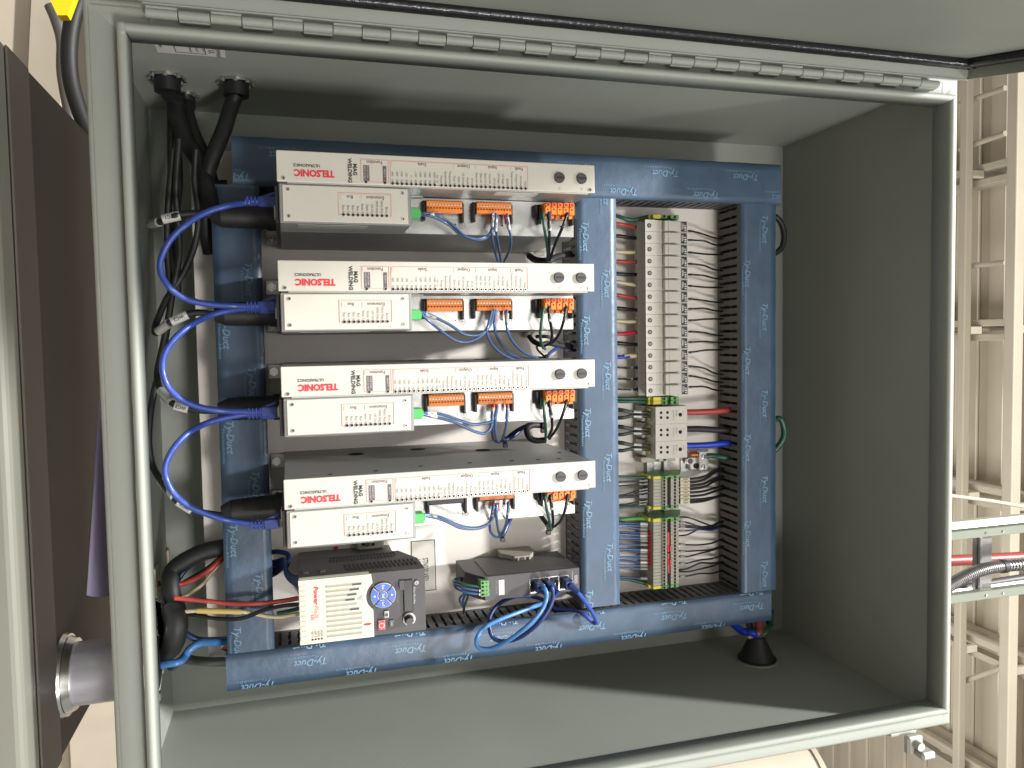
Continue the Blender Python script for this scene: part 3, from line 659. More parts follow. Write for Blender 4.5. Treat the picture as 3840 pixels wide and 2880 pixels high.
for i, (yc, pts, mk1, mk2, tname) in enumerate(plugs):
    o = wire('power_plug_cable', 'black cable with white marker and fat black plug at the %s module from the hinge' % ORD[i], 'power cable', pts, 0.0040 if i else 0.0042, RUBBER, 'black plug cables feeding the modules', [(mk1[0], mk1[1], WHITE, tname), (mk2[0], mk2[1], SLEEVE)], n=10)
    cx = GX[i] + 0.0520; a = Vector((cx, YP - 0.118, Zb - 0.004)); b_ = W(pts[0][0], pts[0][1], HB)
    e = Vector((cx * 0.6 + b_.x * 0.4, a.y, a.z - 0.062))
    pb = MB(); pb.cyl(a, e, 0.0150, 20, None, 0.0138); pb.cyl(e, e + Vector(((b_.x - e.x) * 0.5, 0, -0.012)), 0.0138, 20, None, 0.0085)
    pb.cyl(a + Vector((0, 0, 0.0)), a + Vector((0, 0, -0.010)), 0.0162, 20)
    for k in range(5): pb.tube([a.lerp(e, 0.35 + k * 0.11) + Vector((0, 0, 0)), a.lerp(e, 0.37 + k * 0.11)], 0.0150, 20)
    pb.obj('plug_body', RUBBER, o)

# glands in the left wall with thick cables
def gland(x, y, label, r=0.0165):
    c = WX(x, y, XL); t_ = thing('cable_gland', label, 'cable gland', c, 'cable glands in the left wall')
    n_ = MB(); n_.cyl(c + Vector((0.0003, 0, 0)), c + Vector((0.004, 0, 0)), r * 1.28, 12, STEEL)
    for k in range(8):
        a_ = 2 * math.pi * k / 8; q_ = c + Vector((0.002, math.cos(a_) * r * 1.27, math.sin(a_) * r * 1.27)); n_.cyl(q_, q_ + Vector((0.0045, 0, 0)), 0.0026, 6, STEEL)
    n_.obj('locknut', STEEL, t_); n_ = MB(); n_.cyl(c + Vector((0.0045, 0, 0)), c + Vector((0.020, 0, 0)), r, 20, BLACK, r * 0.95); n_.obj('gland_body', BLACK, t_)
    return c
g1 = gland(626, 285, 'steel ringed black gland in the left wall, closest to the bottom of the enclosure')
g2 = gland(884, 303, 'steel ringed black gland in the left wall, higher and alone')
g3 = gland(700, 352, 'smaller gland tucked behind the lower gland of the left wall', 0.011)
def cab(label, pts, r, m=RUBBER, g='thick black cables entering through the left wall', n=12): return MB().tube(pts, r, n, 6).obj('black_cable', m, None, label=label, cat='cable', group=g)
cab('thick black cable curving down from the lowest gland of the left wall', [g1 + Vector((.018, 0, 0)), W(655, 380, .02), W(668, 450, .03), W(700, 530, .04), W(750, 615, .05), W(775, 700, .07), W(800, 790, .085), W(860, 805, .09)], 0.0105)
cab('thick black cable sloping down from the higher gland with faint white print', [g2 + Vector((.018, 0, 0)), W(868, 395, .04), W(842, 480, .05), W(805, 570, .06), W(775, 660, .06), W(768, 740, .05), W(775, 860, .03), W(790, 950, .02)], 0.0098)
cab('black cable from the small gland joining the thick cables', [g3 + Vector((.012, 0, 0)), W(705, 430, .0), W(735, 520, .02), W(775, 600, .03), W(800, 690, .03), W(850, 700, .03)], 0.0085)
for k, (dx_, lb) in enumerate(((0, 'left one'), (26, 'right one'))):
    cab('thin black cable hanging down behind the patch loops, %s of the pair' % lb, [W(640 + dx_, 330, .0), W(640 + dx_, 500, .0), W(640 + dx_ * 1.3, 680, .0), W(632 + dx_, 850, .0), W(650 + dx_ * .6, 1010, .0), W(655 + dx_ * .5, 1100, .0)], 0.0042, n=8, g='thin black cables behind the patch loops')

# ------------------------------------------------------------------ control wiring on the modules
def mk(a, c, m=SLEEVE, t=None): return (a, c, m, t) if t else (a, c, m)
HW = 0.205
cw = []
def ctl(unit, tx_, pts, r=0.0016, m=BLUEW, markers=()):
    return wire('control_wire', tx_, 'wire', pts, r, m, 'blue control wires on the generator modules', markers, n=8)
u1 = [([(1578, 800, HW + .008), (1610, 800, HW + .01), (1660, 818, HW), (1705, 850, HW), (1745, 885, HW), (1790, 896, HW), (1830, 882, HW - .005), (1846, 850, HW - .005), (1850, 800, HW)], (((1592, 801, HW + .009), (1628, 806, HW + .008), WHITE, 'A9'),)),
      ([(1580, 806, HW + .008), (1620, 812, HW + .01), (1680, 842, HW - .002), (1730, 882, HW - .002), (1790, 900, HW - .002), (1835, 885, HW - .006), (1852, 850, HW - .006), (1853, 800, HW)], ()),
      ([(1846, 800, HW), (1846, 850, HW), (1845, 880, HW), (1852, 930, HW - .03), (1870, 985, HW - .06), (1885, 1000, HW - .08)], (((1849, 815, HW), (1846, 850, HW), SLEEVE, 'KY'),)),
      ([(1861, 800, HW), (1858, 850, HW), (1864, 890, HW - .02), (1872, 940, HW - .04), (1878, 990, HW - .07)], (((1861, 820, HW), (1858, 868, HW), SLEEVE, 'LARGO'),)),
      ([(1902, 800, HW), (1906, 850, HW), (1916, 890, HW - .01), (1912, 935, HW - .03), (1888, 985, HW - .07)], (((1903, 815, HW), (1909, 862, HW), SLEEVE, '18022'),))]
for k, (pts, mks) in enumerate(u1): ctl(0, 'slate wire %s, first module from the hinge' % ['arching from the green plug to the orange block', 'lower one arching from the green plug', 'leaving the middle of the orange block', 'dropping beside the marked one', 'at the far end of the orange block'][k], pts, markers=mks)
u2 = [([(1575, 1170, HW + .008), (1600, 1176, HW), (1636, 1192, HW), (1690, 1220, HW), (1740, 1252, HW), (1790, 1257, HW), (1825, 1235, HW), (1845, 1195, HW), (1853, 1160, HW)], (((1596, 1180, HW), (1634, 1194, HW), SLEEVE, 'A9'),)),
      ([(1578, 1176, HW + .008), (1610, 1205, HW), (1660, 1245, HW), (1705, 1275, HW), (1750, 1283, HW), (1795, 1265, HW), (1835, 1225, HW), (1860, 1160, HW)], ()),
      ([(1845, 1165, HW), (1832, 1215, HW), (1826, 1245, HW), (1842, 1288, HW - .02), (1880, 1325, HW - .05), (1930, 1348, HW - .08), (1985, 1352, HW - .10), (2048, 1344, HW - .10)], ()),
      ([(1860, 1165, HW), (1854, 1210, HW), (1862, 1260, HW - .01), (1890, 1305, HW - .04), (1930, 1333, HW - .07), (1980, 1347, HW - .10), (2048, 1342, HW - .10)], ()),
      ([(1902, 1160, HW), (1899, 1200, HW), (1905, 1245, HW), (1930, 1290, HW - .03), (1970, 1325, HW - .07), (2010, 1340, HW - .10), (2048, 1340, HW - .10)], (((1902, 1175, HW), (1900, 1216, HW), SLEEVE),))]
for k, (pts, mks) in enumerate(u2): ctl(1, 'blue wire %s, second module' % ['arching high from the green plug', 'arching low from the green plug', 'sweeping to the tie from the left pin', 'sweeping to the tie from the middle pin', 'sweeping to the tie from the last pin'][k], pts, markers=mks, r=0.0018)
u3 = [([(1582, 1550, HW + .006), (1610, 1548, HW), (1660, 1555, HW), (1720, 1575, HW), (1770, 1590, HW), (1815, 1588, HW), (1848, 1575, HW), (1858, 1540, HW)], (((1600, 1549, HW), (1637, 1552, HW), WHITE, '0V'),)),
      ([(1580, 1553, HW + .006), (1620, 1562, HW), (1690, 1578, HW), (1740, 1600, HW), (1785, 1620, HW), (1820, 1624, HW), (1842, 1600, HW), (1850, 1540, HW)], (((1602, 1556, HW), (1639, 1563, HW), WHITE),)),
      ([(1850, 1530, HW), (1844, 1580, HW), (1845, 1620, HW - .03), (1852, 1650, HW - .06), (1870, 1658, HW - .08), (1892, 1652, HW - .08)], (((1849, 1528, HW), (1845, 1570, HW), SLEEVE, 'KY'),)),
      ([(1866, 1520, HW), (1857, 1575, HW), (1858, 1625, HW - .02), (1866, 1652, HW - .05), (1880, 1655, HW - .08), (1896, 1650, HW - .08)], ()),
      ([(1904, 1520, HW), (1900, 1580, HW), (1892, 1620, HW - .03), (1884, 1645, HW - .06), (1895, 1650, HW - .08)], (((1904, 1530, HW), (1901, 1572, HW), SLEEVE, '13072'),))]
for k, (pts, mks) in enumerate(u3): ctl(2, 'pale blue wire %s, third module' % ['upper arc from the green plug', 'lower arc from the green plug', 'with a marked sleeve leaving the orange block', 'unmarked beside the marked one', 'from the last pin'][k], pts, markers=mks, r=0.0018)
u4 = [([(1590, 1930, HW + .004), (1625, 1933, HW), (1665, 1945, HW), (1715, 1968, HW), (1765, 1980, HW), (1810, 1974, HW), (1845, 1950, HW), (1850, 1900, HW)], (((1605, 1931, HW), (1638, 1937, HW), SLEEVE, '0V'),)),
      ([(1590, 1934, HW + .004), (1630, 1941, HW), (1680, 1958, HW), (1730, 1980, HW), (1790, 1982, HW), (1835, 1962, HW), (1862, 1920, HW), (1864, 1890, HW)], ()),
      ([(1852, 1890, HW), (1845, 1930, HW), (1836, 1960, HW - .03), (1840, 1995, HW - .06), (1862, 2014, HW - .08), (1885, 2008, HW - .08)], (((1851, 1900, HW), (1846, 1936, HW), SLEEVE, '0V'),)),
      ([(1862, 1890, HW), (1862, 1940, HW), (1866, 1980, HW - .05), (1875, 2005, HW - .08), (1890, 2002, HW - .08)], ()),
      ([(1908, 1880, HW), (1904, 1920, HW), (1900, 1950, HW - .02), (1890, 1985, HW - .06), (1880, 2005, HW - .08)], (((1908, 1896, HW), (1905, 1930, HW), SLEEVE, '18022'),))]
for k, (pts, mks) in enumerate(u4): ctl(3, 'blue wire %s, fourth module' % ['upper arc from the green plug', 'lower arc from the green plug', 'with a sleeve leaving the orange block', 'unmarked beside the sleeved one', 'from the last pin'][k], pts, markers=mks, r=0.0018)
# red ferrules and power leads per module
ydel = [W(1040, y, HFR) for y in (562, 976, 1371, 1800)]
for i in range(4):
    dx_ = GX[i] - GX[0]; zo = (0, -0.0022, -0.0026, -0.0034)[i]
    for k, z_ in enumerate((zin[5], zin[6], zin[10])):
        b = MB(); X = X0 + dx_ + 0.0534; b.cyl((X, YP - 0.190, z_ + zo), (X + 0.0105, YP - 0.192, z_ + zo), 0.0026, 12, None, 0.0024)
        b.obj('ferrule', REDP, None, label='red ferrule, %s, in the orange block of the %s module' % (['first of the pair', 'second of the pair', 'standing alone'][k], ORD[i]), cat='ferrule', group='red ferrules')
pl = [
 [([(2035, 805, HW), (2042, 860, HW), (2052, 920, HW - .04), (2054, 975, HW - .09)], GREENW, 'green'), ([(2058, 805, HW), (2060, 860, HW), (2060, 920, HW - .04), (2058, 975, HW - .09)], BLACKW, 'black'), ([(2125, 808, HW), (2106, 860, HW), (2082, 915, HW - .04), (2062, 975, HW - .09)], BLACKW, 'brown tipped black')],
 [([(2038, 1160, HW), (2030, 1210, HW), (2026, 1260, HW - .02), (2034, 1300, HW - .06), (2045, 1308, HW - .08)], GREENW, 'green'), ([(2058, 1158, HW), (2062, 1200, HW), (2070, 1250, HW - .02), (2064, 1285, HW - .06), (2040, 1298, HW - .09)], BLACKW, 'black'), ([(2122, 1158, HW), (2112, 1210, HW), (2095, 1255, HW - .03), (2070, 1285, HW - .07), (2045, 1295, HW - .09)], BLACKW, 'brown tipped black')],
 [([(2038, 1510, HW), (2042, 1560, HW), (2047, 1610, HW - .03), (2046, 1650, HW - .07)], GREENW, 'green'), ([(2060, 1512, HW), (2068, 1560, HW), (2070, 1605, HW - .03), (2056, 1640, HW - .07)], BLACKW, 'black'), ([(2124, 1508, HW), (2108, 1560, HW), (2086, 1610, HW - .04), (2060, 1645, HW - .08)], BLACKW, 'brown tipped black')],
 [([(2044, 1862, HW), (2050, 1910, HW), (2060, 1955, HW - .03), (2066, 1988, HW - .07)], GREENW, 'green'), ([(2064, 1862, HW), (2070, 1905, HW), (2074, 1950, HW - .03), (2072, 1976, HW - .06)], BLACKW, 'black'), ([(2128, 1862, HW), (2118, 1915, HW), (2100, 1955, HW - .04), (2076, 1976, HW - .07)], BLACKW, 'brown tipped black')]]
for i, rowp in enumerate(pl):
    for k, (pts, m_, nm) in enumerate(rowp):
        mks = []
        if k: mks = [((pts[0][0] * .55 + pts[1][0] * .45, pts[0][1] * .55 + pts[1][1] * .45, HW), (pts[1][0], pts[1][1] + 6, HW), SLEEVE, '111%d' % (6 + k))] if k == 1 else []
        o = wire('power_lead', '%s lead from the big orange plug of the %s module' % (nm, ORD[i]), 'wire', pts, 0.0019, m_, 'leads from the big orange plugs', mks)
        b = MB(); a = W(pts[0][0], pts[0][1] - 8, HW - .004); b.cyl(a, W(*pts[0]) + Vector((0.004, 0, 0)), 0.0028, 10); b.obj('ferrule', GREENW if k == 0 else (BLUED if i == 0 and k == 1 else RUBBER), o)
# black bundles and ties between modules and middle duct
def bundle(label, pts, r, m=RUBBER): return wire('wire_bundle', label, 'wire bundle', pts, r, m, None, n=10)
bundle('black wire bundle tied under the second gap, heading into the middle duct', [(1985, 1262, .08), (2000, 1280, .09), (2030, 1292, .10), (2060, 1288, .09), (2110, 1298, .06), (2160, 1300, .03)], 0.0036)
bundle('second black strand curving over the tie under the second module', [(2010, 1262, .07), (2060, 1264, .08), (2110, 1285, .06), (2150, 1300, .03)], 0.0026)
bundle('slate blue strand leaving the tie for the middle duct slots', [(2048, 1342, .105), (2070, 1318, .09), (2105, 1302, .06), (2160, 1312, .03)], 0.0024, BLUED)
bundle('thin black strand looping up from the tie', [(2045, 1340, .10), (2015, 1310, .09), (2016, 1290, .08)], 0.0014)
bundle('thick black bundle curling below the third module', [(2030, 1595, .10), (1995, 1595, .11), (1975, 1610, .12), (1985, 1640, .13), (2010, 1652, .13), (2046, 1650, .13)], 0.0042)
bundle('navy strands sloping from the lower tie up behind the third module', [(1895, 1652, .12), (1925, 1635, .11), (1960, 1605, .10), (1985, 1590, .09)], 0.0028, BLUED)
bundle('black strands crossing beside the navy ones', [(1898, 1645, .115), (1935, 1615, .10), (1985, 1590, .08), (2010, 1590, .07)], 0.0022)
bundle('dark strands going behind the chassis of the farthest module', [(1885, 2006, .12), (1905, 1960, .11), (1920, 1930, .09)], 0.0036, BLUED)
bundle('black strands from the lower big plug going behind the chassis', [(2066, 1985, .12), (2040, 1950, .10), (2020, 1922, .08)], 0.0034)
bundle('black bundle under the module nearest the hinge', [(1985, 960, .07), (2010, 975, .09), (2056, 978, .11), (2085, 965, .08), (2150, 950, .03)], 0.0045)
def tie(label, x, y, h, m=BLACK, s=1.0):
    t_ = thing('cable_tie', label, 'cable tie', W(x, y, h), 'small black cable ties'); c = W(x, y, h)
    b = MB(); b.cyl(c + Vector((0, 0, -0.0016)), c + Vector((0, 0, 0.0016)), 0.0048 * s, 12); b.obj('strap', m, t_)
    b = MB(); b.box(c + Vector((0.004 * s, -0.003, -0.003)), c + Vector((0.010 * s, 0.003, 0.003)), 0.0006); b.obj('tie_head', m, t_)
tie('black cable tie gathering blue wires below the second module', 2048, 1342, .107)
tie('black cable tie gathering blue wires below the third module', 1894, 1650, .124)
tie('black cable tie gathering blue wires below the fourth module', 1884, 2004, .124)
tie('black cable tie on the black bundle below the third module', 2035, 1596, .105)
tie('black cable tie on the dark leads below the fourth module', 2056, 1978, .122)
def tiemount(label, x0, y0, x1, y1, h, grp='cable tie mounts stuck to the walls'):
    t_ = thing('tie_mount', label, 'cable tie mount', W((x0 + x1) / 2, (y0 + y1) / 2, 0), grp)
    b = MB(); b.px(x0, y0, x1, y1, 0.001, h, 0.002); b.obj('base', WHITE, t_)
    b = MB(); cx, cy = (x0 + x1) / 2, (y0 + y1) / 2; b.px(cx - 8, cy - 5, cx + 8, cy + 5, h + 0.0001, h + 0.004, 0.001); b.obj('bridge', IVORY, t_)
tiemount('white tie mount on the panel between the first and second modules', 1985, 940, 2045, 960, 0.02)
tiemount('white tie mount on the panel between the second and third modules', 1975, 1242, 2030, 1264, 0.02)

# ------------------------------------------------------------------ rail with fuse holders and terminals
XA = W(2430, 800, .01).x; XE = W(2430, 2200, .01).x
zr0, zr1 = W(2426, 1745, .008).z, W(2502, 1745, .008).z
rail = MB(); rail.bp(-0.190, 0.385, zr0, zr0 + 0.006, 0.007, 0.0085, 0, None); rail.bp(-0.190, 0.385, zr1 - 0.006, zr1, 0.007, 0.0085); rail.bp(-0.190, 0.385, zr0 + 0.0045, zr0 + 0.006, 0.001, 0.0069); rail.bp(-0.190, 0.385, zr1 - 0.006, zr1 - 0.0045, 0.001, 0.0069); rail.bp(-0.190, 0.385, zr0 + 0.0061, zr1 - 0.0061, 0.0006, 0.0018)
rail = rail.obj('mounting_rail', ZINC, None, label='galvanised mounting rail carrying the fuse holders and terminals', cat='rail')
for y in (1733, 1756):
    c = W(2455, y, .002); s = MB(); s.cyl(c, c + Vector((0, -.0025, 0)), 0.0035, 12); s.obj('screw', STEEL, rail)
FY = [843 + 44.5 * i for i in range(15)]
wc = [REDW, BLACKW, BEIGE, REDW, BLACKW, BEIGE, REDW, BLACKW, BEIGE, CRIM, BLACKW, BLUEB, BLACKW, BLACKW, BLACKW]
wn = ['red', 'black', 'cream', 'red', 'black', 'cream', 'red', 'black', 'cream', 'crimson', 'black', 'blue and cream', 'thin black', 'thin black', 'thin black']
ordn = ['first', 'second', 'third', 'fourth', 'fifth', 'sixth', 'seventh', 'eighth', 'ninth', 'tenth', 'eleventh', 'twelfth', 'thirteenth', 'fourteenth', 'last']
c0 = W(2436, FY[0], 0.066); pit = (W(2440, FY[-1], 0.066).x - c0.x) / 14; hw = pit / 2 - 0.0002
def zz(x, h, y=1150): return W(x, y, h).z
def fuse(X):
    t_ = thing('fuse_holder', 'x', 'fuse holder', (X, YP, 0.54), 'fuse holders on the rail')
    b = MB()
    prof = [(zz(2392, .02), .008), (zz(2392, .036), .036), (zz(2418, .040), .040), (zz(2422, .060), .060), (zz(2456, .060), .060), (zz(2462, .055), .0575), (zz(2490, .055), .0560), (zz(2553, .056), .056), (zz(2580, .056), .056), (zz(2578, .02), .008)]
    b.poly([(X - hw, YP - h_, z_) for z_, h_ in prof], (2 * hw, 0, 0)); b.obj('body', FUSEG, t_)
    b = MB(); b.bp(X - hw + 0.0010, X + hw - 0.0010, zz(2492, .062), zz(2548, .062), 0.0562, 0.064, 0.0012, None, 2); b.bp(X - hw + 0.0010, X + hw - 0.0010, zz(2508, .064), zz(2512, .064), 0.0641, 0.0646, 0.0002); b = b.obj('lever', FUSEG, t_)
    s = MB(); z_ = zz(2437, .060); s.cyl(PT(X, z_, 0.0602), PT(X, z_, 0.0605), 0.0033, 14, DARK); s.cyl(PT(X, z_, 0.0606), PT(X, z_, 0.0608), 0.0021, 10, GALVD); s.obj('terminal_screw', DARK, t_)
    l_ = MB(); z0_, z1_ = zz(2555, .056), zz(2576, .056); l_.bp(X - hw + 0.001, X + hw - 0.001, z0_, z1_, 0.0562, 0.0565, 0, INK)
    for (a_, c_, e_, g_) in ((.12, .22, .15, .8), (.35, .42, .2, .7), (.55, .8, .35, .45), (.6, .9, .55, .68), (.6, .88, .78, .88)):
        wd = 2 * hw - .002; l_.bp(X - wd / 2 + wd * e_, X - wd / 2 + wd * g_, z0_ + (z1_ - z0_) * a_, z0_ + (z1_ - z0_) * c_, 0.0566, 0.0567, 0, WHITE)
    l_.obj('printed_label', INK, t_)
    f = MB()
    for k in range(3): f.bp(X - hw + 0.0015, X + hw - 0.0015, zz(2395 + k * 7, .036), zz(2398 + k * 7, .036), 0.0362, 0.0372 , 0.0003)
    f.obj('vent_rib', FUSEG, t_)
    return t_
f0 = fuse(c0.x)
for i in range(15):
    o = f0 if i == 0 else dup(f0, (pit * i, 0, 0))
    o['label'] = 'grey fuse holder fed by a %s wire, %s from the hinge side' % (wn[i], ordn[i])
lwy = [(840, 852), (885, 893), (944, 946), (980, 982), (1027, 1030), (1058, 1069), (1107, 1118), (1156, 1162), (1204, 1206), (1252, 1246), (1287, 1292), (1339, 1333), (1378, 1379), (1421, 1421), (1460, 1460)]
for i, (ya, yb) in enumerate(lwy):
    r_ = 0.0028 if i < 12 else 0.0014
    pts = [(2280, ya - 2, .03), (2320, ya, .035), (2355, (ya + yb) / 2 + 1, .035), (2385, yb, .028), (2402, yb, .026)]
    mks = [] if i < 12 else [((2343, (ya + yb) / 2, .035), (2370, yb, .032), SLEEVE)]
    if i == 11: mks = [((2375, 1334, .032), (2399, 1333, .027), BEIGE), ((2338, 1336, .035), (2376, 1334, .032), BEIGE)]
    o = wire('fuse_feed_wire', '%s wire from the middle duct into the %s fuse holder' % (wn[i], ordn[i]), 'wire', pts, r_, wc[i], 'feed wires to the fuse holders', mks)
    if i >= 12: b = MB(); b.cyl(W(2384, yb, .029), W(2398, yb, .027), 0.0022, 10, None, 0.0045); b.obj('ferrule', BLUED, o)
ry0 = [866, 901, 947, 990, 1030, 1072, 1121, 1159, 1202, 1244, 1284, 1322, 1374, 1410, 1452]
ry1 = [895, 921, 955, 1015, 1046, 1078, 1134, 1167, 1196, 1258, 1284, 1312, 1404, 1434, 1465]
for i in range(15):
    a_, c_ = ry0[i], ry1[i]; bow = random.uniform(-7, 3)
    wire('fuse_output_wire', 'thin black wire with clear sleeve leaving the %s fuse holder' % ordn[i], 'wire', [(2570, a_ - 1, .020), (2600, a_ + (c_ - a_) * .05 + bow * .3, .025), (2640, a_ + (c_ - a_) * .35 + bow, .030), (2672, a_ + (c_ - a_) * .8 + bow * .4, .022), (2700, c_, .018), (2720, c_, .012)], 0.0014, BLACKW, 'thin black wires leaving the fuse holders', [((2582, a_, .021), (2599, a_ + bow * .2, .0245), SLEEVE)])

# rail terminals
NTH = ['first', 'second', 'third', 'fourth', 'fifth', 'sixth', 'seventh', 'eighth', 'ninth', 'tenth', 'eleventh', 'twelfth', 'thirteenth', 'fourteenth', 'fifteenth', 'sixteenth', 'seventeenth', 'eighteenth', 'last']
def terminal(y0, y1, col, label, group, green=False):
    t_ = thing('rail_terminal', label, 'terminal block', W(2490, (y0 + y1) / 2, 0), group)
    Xa, Xb = W(2490, y0, .056).x, W(2490, y1, .056).x; d = 0.00012; Xa += d; Xb -= d
    A, Bm = (YELLOW, GREEN) if green else (col, col)
    b = MB(); b.bp(Xa, Xb, zz(2450, .052, y0), zz(2484, .052, y0), .008, .052, .0003, A); b.bp(Xa, Xb, zz(2484.5, .055, y0), zz(2502, .055, y0), .008, .055, .0003, Bm); b.bp(Xa, Xb, zz(2502.5, .046, y0), zz(2515, .046, y0), .008, .046, 0, Bm if green else DGREY); b.bp(Xa, Xb, zz(2515.5, .053, y0), zz(2546, .053, y0), .008, .053, .0003, Bm)
    if green: b.bp(Xa, Xb, zz(2432, .044, y0), zz(2449.5, .044, y0), .008, .044, .0003, YELLOW)
    b.obj('body', A, t_)
    b = MB(); X = (Xa + Xb) / 2; r_ = min(0.0021, (Xb - Xa) * 0.42)
    for (x, h_) in ((2491, .055), (2531, .053)): z_ = zz(x, h_, y0); b.cyl(PT(X, z_, h_ + .0001), PT(X, z_, h_ + .0003), r_, 12)
    b.obj('screw_hole', DARK, t_); return t_
terminal(803, 819, None, 'yellow and green earth terminal beside the first fuse holder, near the hinge', 'earth terminals', True)
terminal(1489, 1503.5, None, 'yellow and green earth terminal touching the last fuse holder', 'earth terminals', True)
terminal(1504, 1518, None, 'yellow and green earth terminal touching the first distribution block', 'earth terminals', True)
terminal(1786, 1798, None, 'yellow and green earth terminal starting the short grey terminal row', 'earth terminals', True)
for i in range(8): terminal(1798 + 12.6 * i, 1798 + 12.6 * (i + 1), TGREY, 'grey rail terminal, %s from the hinge side of the short row' % NTH[i], 'grey terminals of the short row')
terminal(1899.5, 1912, None, 'yellow and green earth terminal ending the short grey terminal row', 'earth terminals', True)
terminal(1945, 1959, None, 'yellow and green earth terminal starting the long grey terminal row', 'earth terminals', True)
for i in range(19): terminal(1959 + 12.55 * i, 1959 + 12.55 * (i + 1), TGREY, 'grey rail terminal, %s from the hinge side of the long row' % NTH[i], 'grey terminals of the long row')
terminal(2198, 2210, None, 'yellow and green earth terminal ending the long grey terminal row beside the right duct', 'earth terminals', True)
def endplate(y, label):
    b = MB(); X = W(2490, y, .03).x
    pr = [(2405, .006), (2428, .034), (2450, .050), (2500, .054), (2548, .050), (2552, .008)]
    b.poly([(X, YP - h_, zz(x, h_, y)) for x, h_ in pr], (0.0022, 0, 0)); b.obj('end_plate', GREEN, None, label=label, cat='end plate', group='green end plates')
endplate(1774, 'green end plate closing the short terminal row'); endplate(1928, 'green end plate closing the long terminal row')
# jumpers
b = MB()
for i in range(11): b.px(2440, 1992 + 12.6 * i, 2449, 2002 + 12.6 * i, .030, .046, .0006)
b.obj('jumper_bar', REDP, None, label='row of red jumper caps on the lower side of the long terminal row', cat='jumper')
b = MB(); b.px(2502, 1995, 2512, 2070, .0465, .054, .0006); b.px(2503, 2075, 2512, 2150, .0465, .054, .0006); b.px(2511, 2045, 2519, 2068, .0472, .056, .0006); b.px(2511, 2098, 2519, 2120, .0472, .056, .0006)
b.obj('jumper_bar', REDP, None, label='red jumper bar sunk in the middle of the long terminal row', cat='jumper')
b = MB()
for i in range(9): b.px(2434, 1800 + 12.4 * i, 2449, 1811 + 12.4 * i, .016, .038, .0006)
b.obj('jumper_bar', BLUED, None, label='row of dark blue ferrule collars beside the short terminal row', cat='ferrule row')
b = MB()
for i in range(18): b.px(2430, 1962 + 12.4 * i, 2440, 1972 + 12.4 * i, .014, .030, .0006)
b.obj('jumper_bar', BLUED, None, label='row of dark blue ferrule collars beside the long terminal row', cat='ferrule row')

# distribution blocks
def dist(y0, y1, label):
    t_ = thing('distribution_block', label, 'distribution block', W(2515, (y0 + y1) / 2, 0), 'distribution blocks with four small screws')
    h_ = .060; b = MB(); b.px(2458, y0, 2578, y1, .006, h_, .0008)
    Xa, Xb = W(2458, y0, h_).x, W(2458, y1, h_).x
    b.bp(Xa + .0005, Xb - .0005, zz(2408, .03, y0), zz(2457, h_, y0) , .006, .030, .0008)
    b.obj('body', FUSEG, t_)
    b = MB(); b.bp(Xa + .003, Xb - .003, zz(2436, .042, y0), zz(2456, .05, y0), .0302, .050, .001); b.bp(Xa + .0038, Xb - .0038, zz(2430, .040, y0), zz(2437, .040, y0), .0303, .044, .0005, YELLOW); b.obj('entry_collar', TGREY, t_)
    b = MB()
    for (x, yy, r_) in ((2479, y0 + 22, .0022), (2503, y0 + 21, .0022), (2479, y0 + 40, .0022), (2503, y0 + 40, .0022), (2551, y0 + 29, .0030)):
        c = W(x, yy, h_); b.cyl(c + Vector((0, -.0001, 0)), c + Vector((0, -.0003, 0)), r_, 14)
    b.obj('screw_hole', DARK, t_)
    b = MB(); c = W(2520, y0 + 14, h_)
    for k, (x, s_, tt) in enumerate(((2524, .0030, 'Nominal Cu'), (2534, .0042, 'Erico'), (2562, .0022, 'torque'))):
        p = W(x, y0 + 13, h_ + .0003); text(b, tt, (p.x, YP - h_ - .0003, p.z), s_, NAT, INKG)
    b.obj('block_print', INKG, t_)
for i, (a_, c_) in enumerate(((1526, 1587), (1591, 1651), (1656, 1716))): dist(a_, c_, ['grey distribution block with the fat red wire', 'grey distribution block with the fat black wire', 'grey distribution block with the fat blue wire'][i])
for i, (m_, nm, ya, yb) in enumerate(((REDW, 'red', 1546, 1537), (RUBBER, 'black', 1609, 1612), (BLUEB, 'blue', 1671, 1660))):
    wire('main_supply_wire', 'fat %s supply wire from the distribution blocks into the top duct' % nm, 'wire', [(2565, ya, .03), (2620, ya - 1, .032), (2680, (ya + yb) / 2 + 1, .035), (2740, yb, .035), (2790, yb - 3, .03)], 0.0048, m_, None, n=12)
for i, y in enumerate((1535, 1598, 1658)):
    for k, (dy0, dy1, mw) in enumerate(((0, 10, 0), (6, 13, 1), (34, 27, 0), (30, 24, 1))):
        wire('branch_wire', 'black wire into the %s distribution block, %s of its four' % (('red wire', 'black wire', 'blue wire')[i], ORD[(0, 1, 3, 2)[k]]), 'wire', [(2280, y + dy0 - 4, .03), (2330, y + dy0, .04), (2370, y + dy1 - 1, .042), (2410, y + dy1, .044), (2436, y + dy1 + 1, .044)], 0.0020, BLACKW, 'black wires into the distribution blocks', [((2376, y + dy1 - 1, .042), (2405, y + dy1, .044), SLEEVE)] if mw == 0 else [])
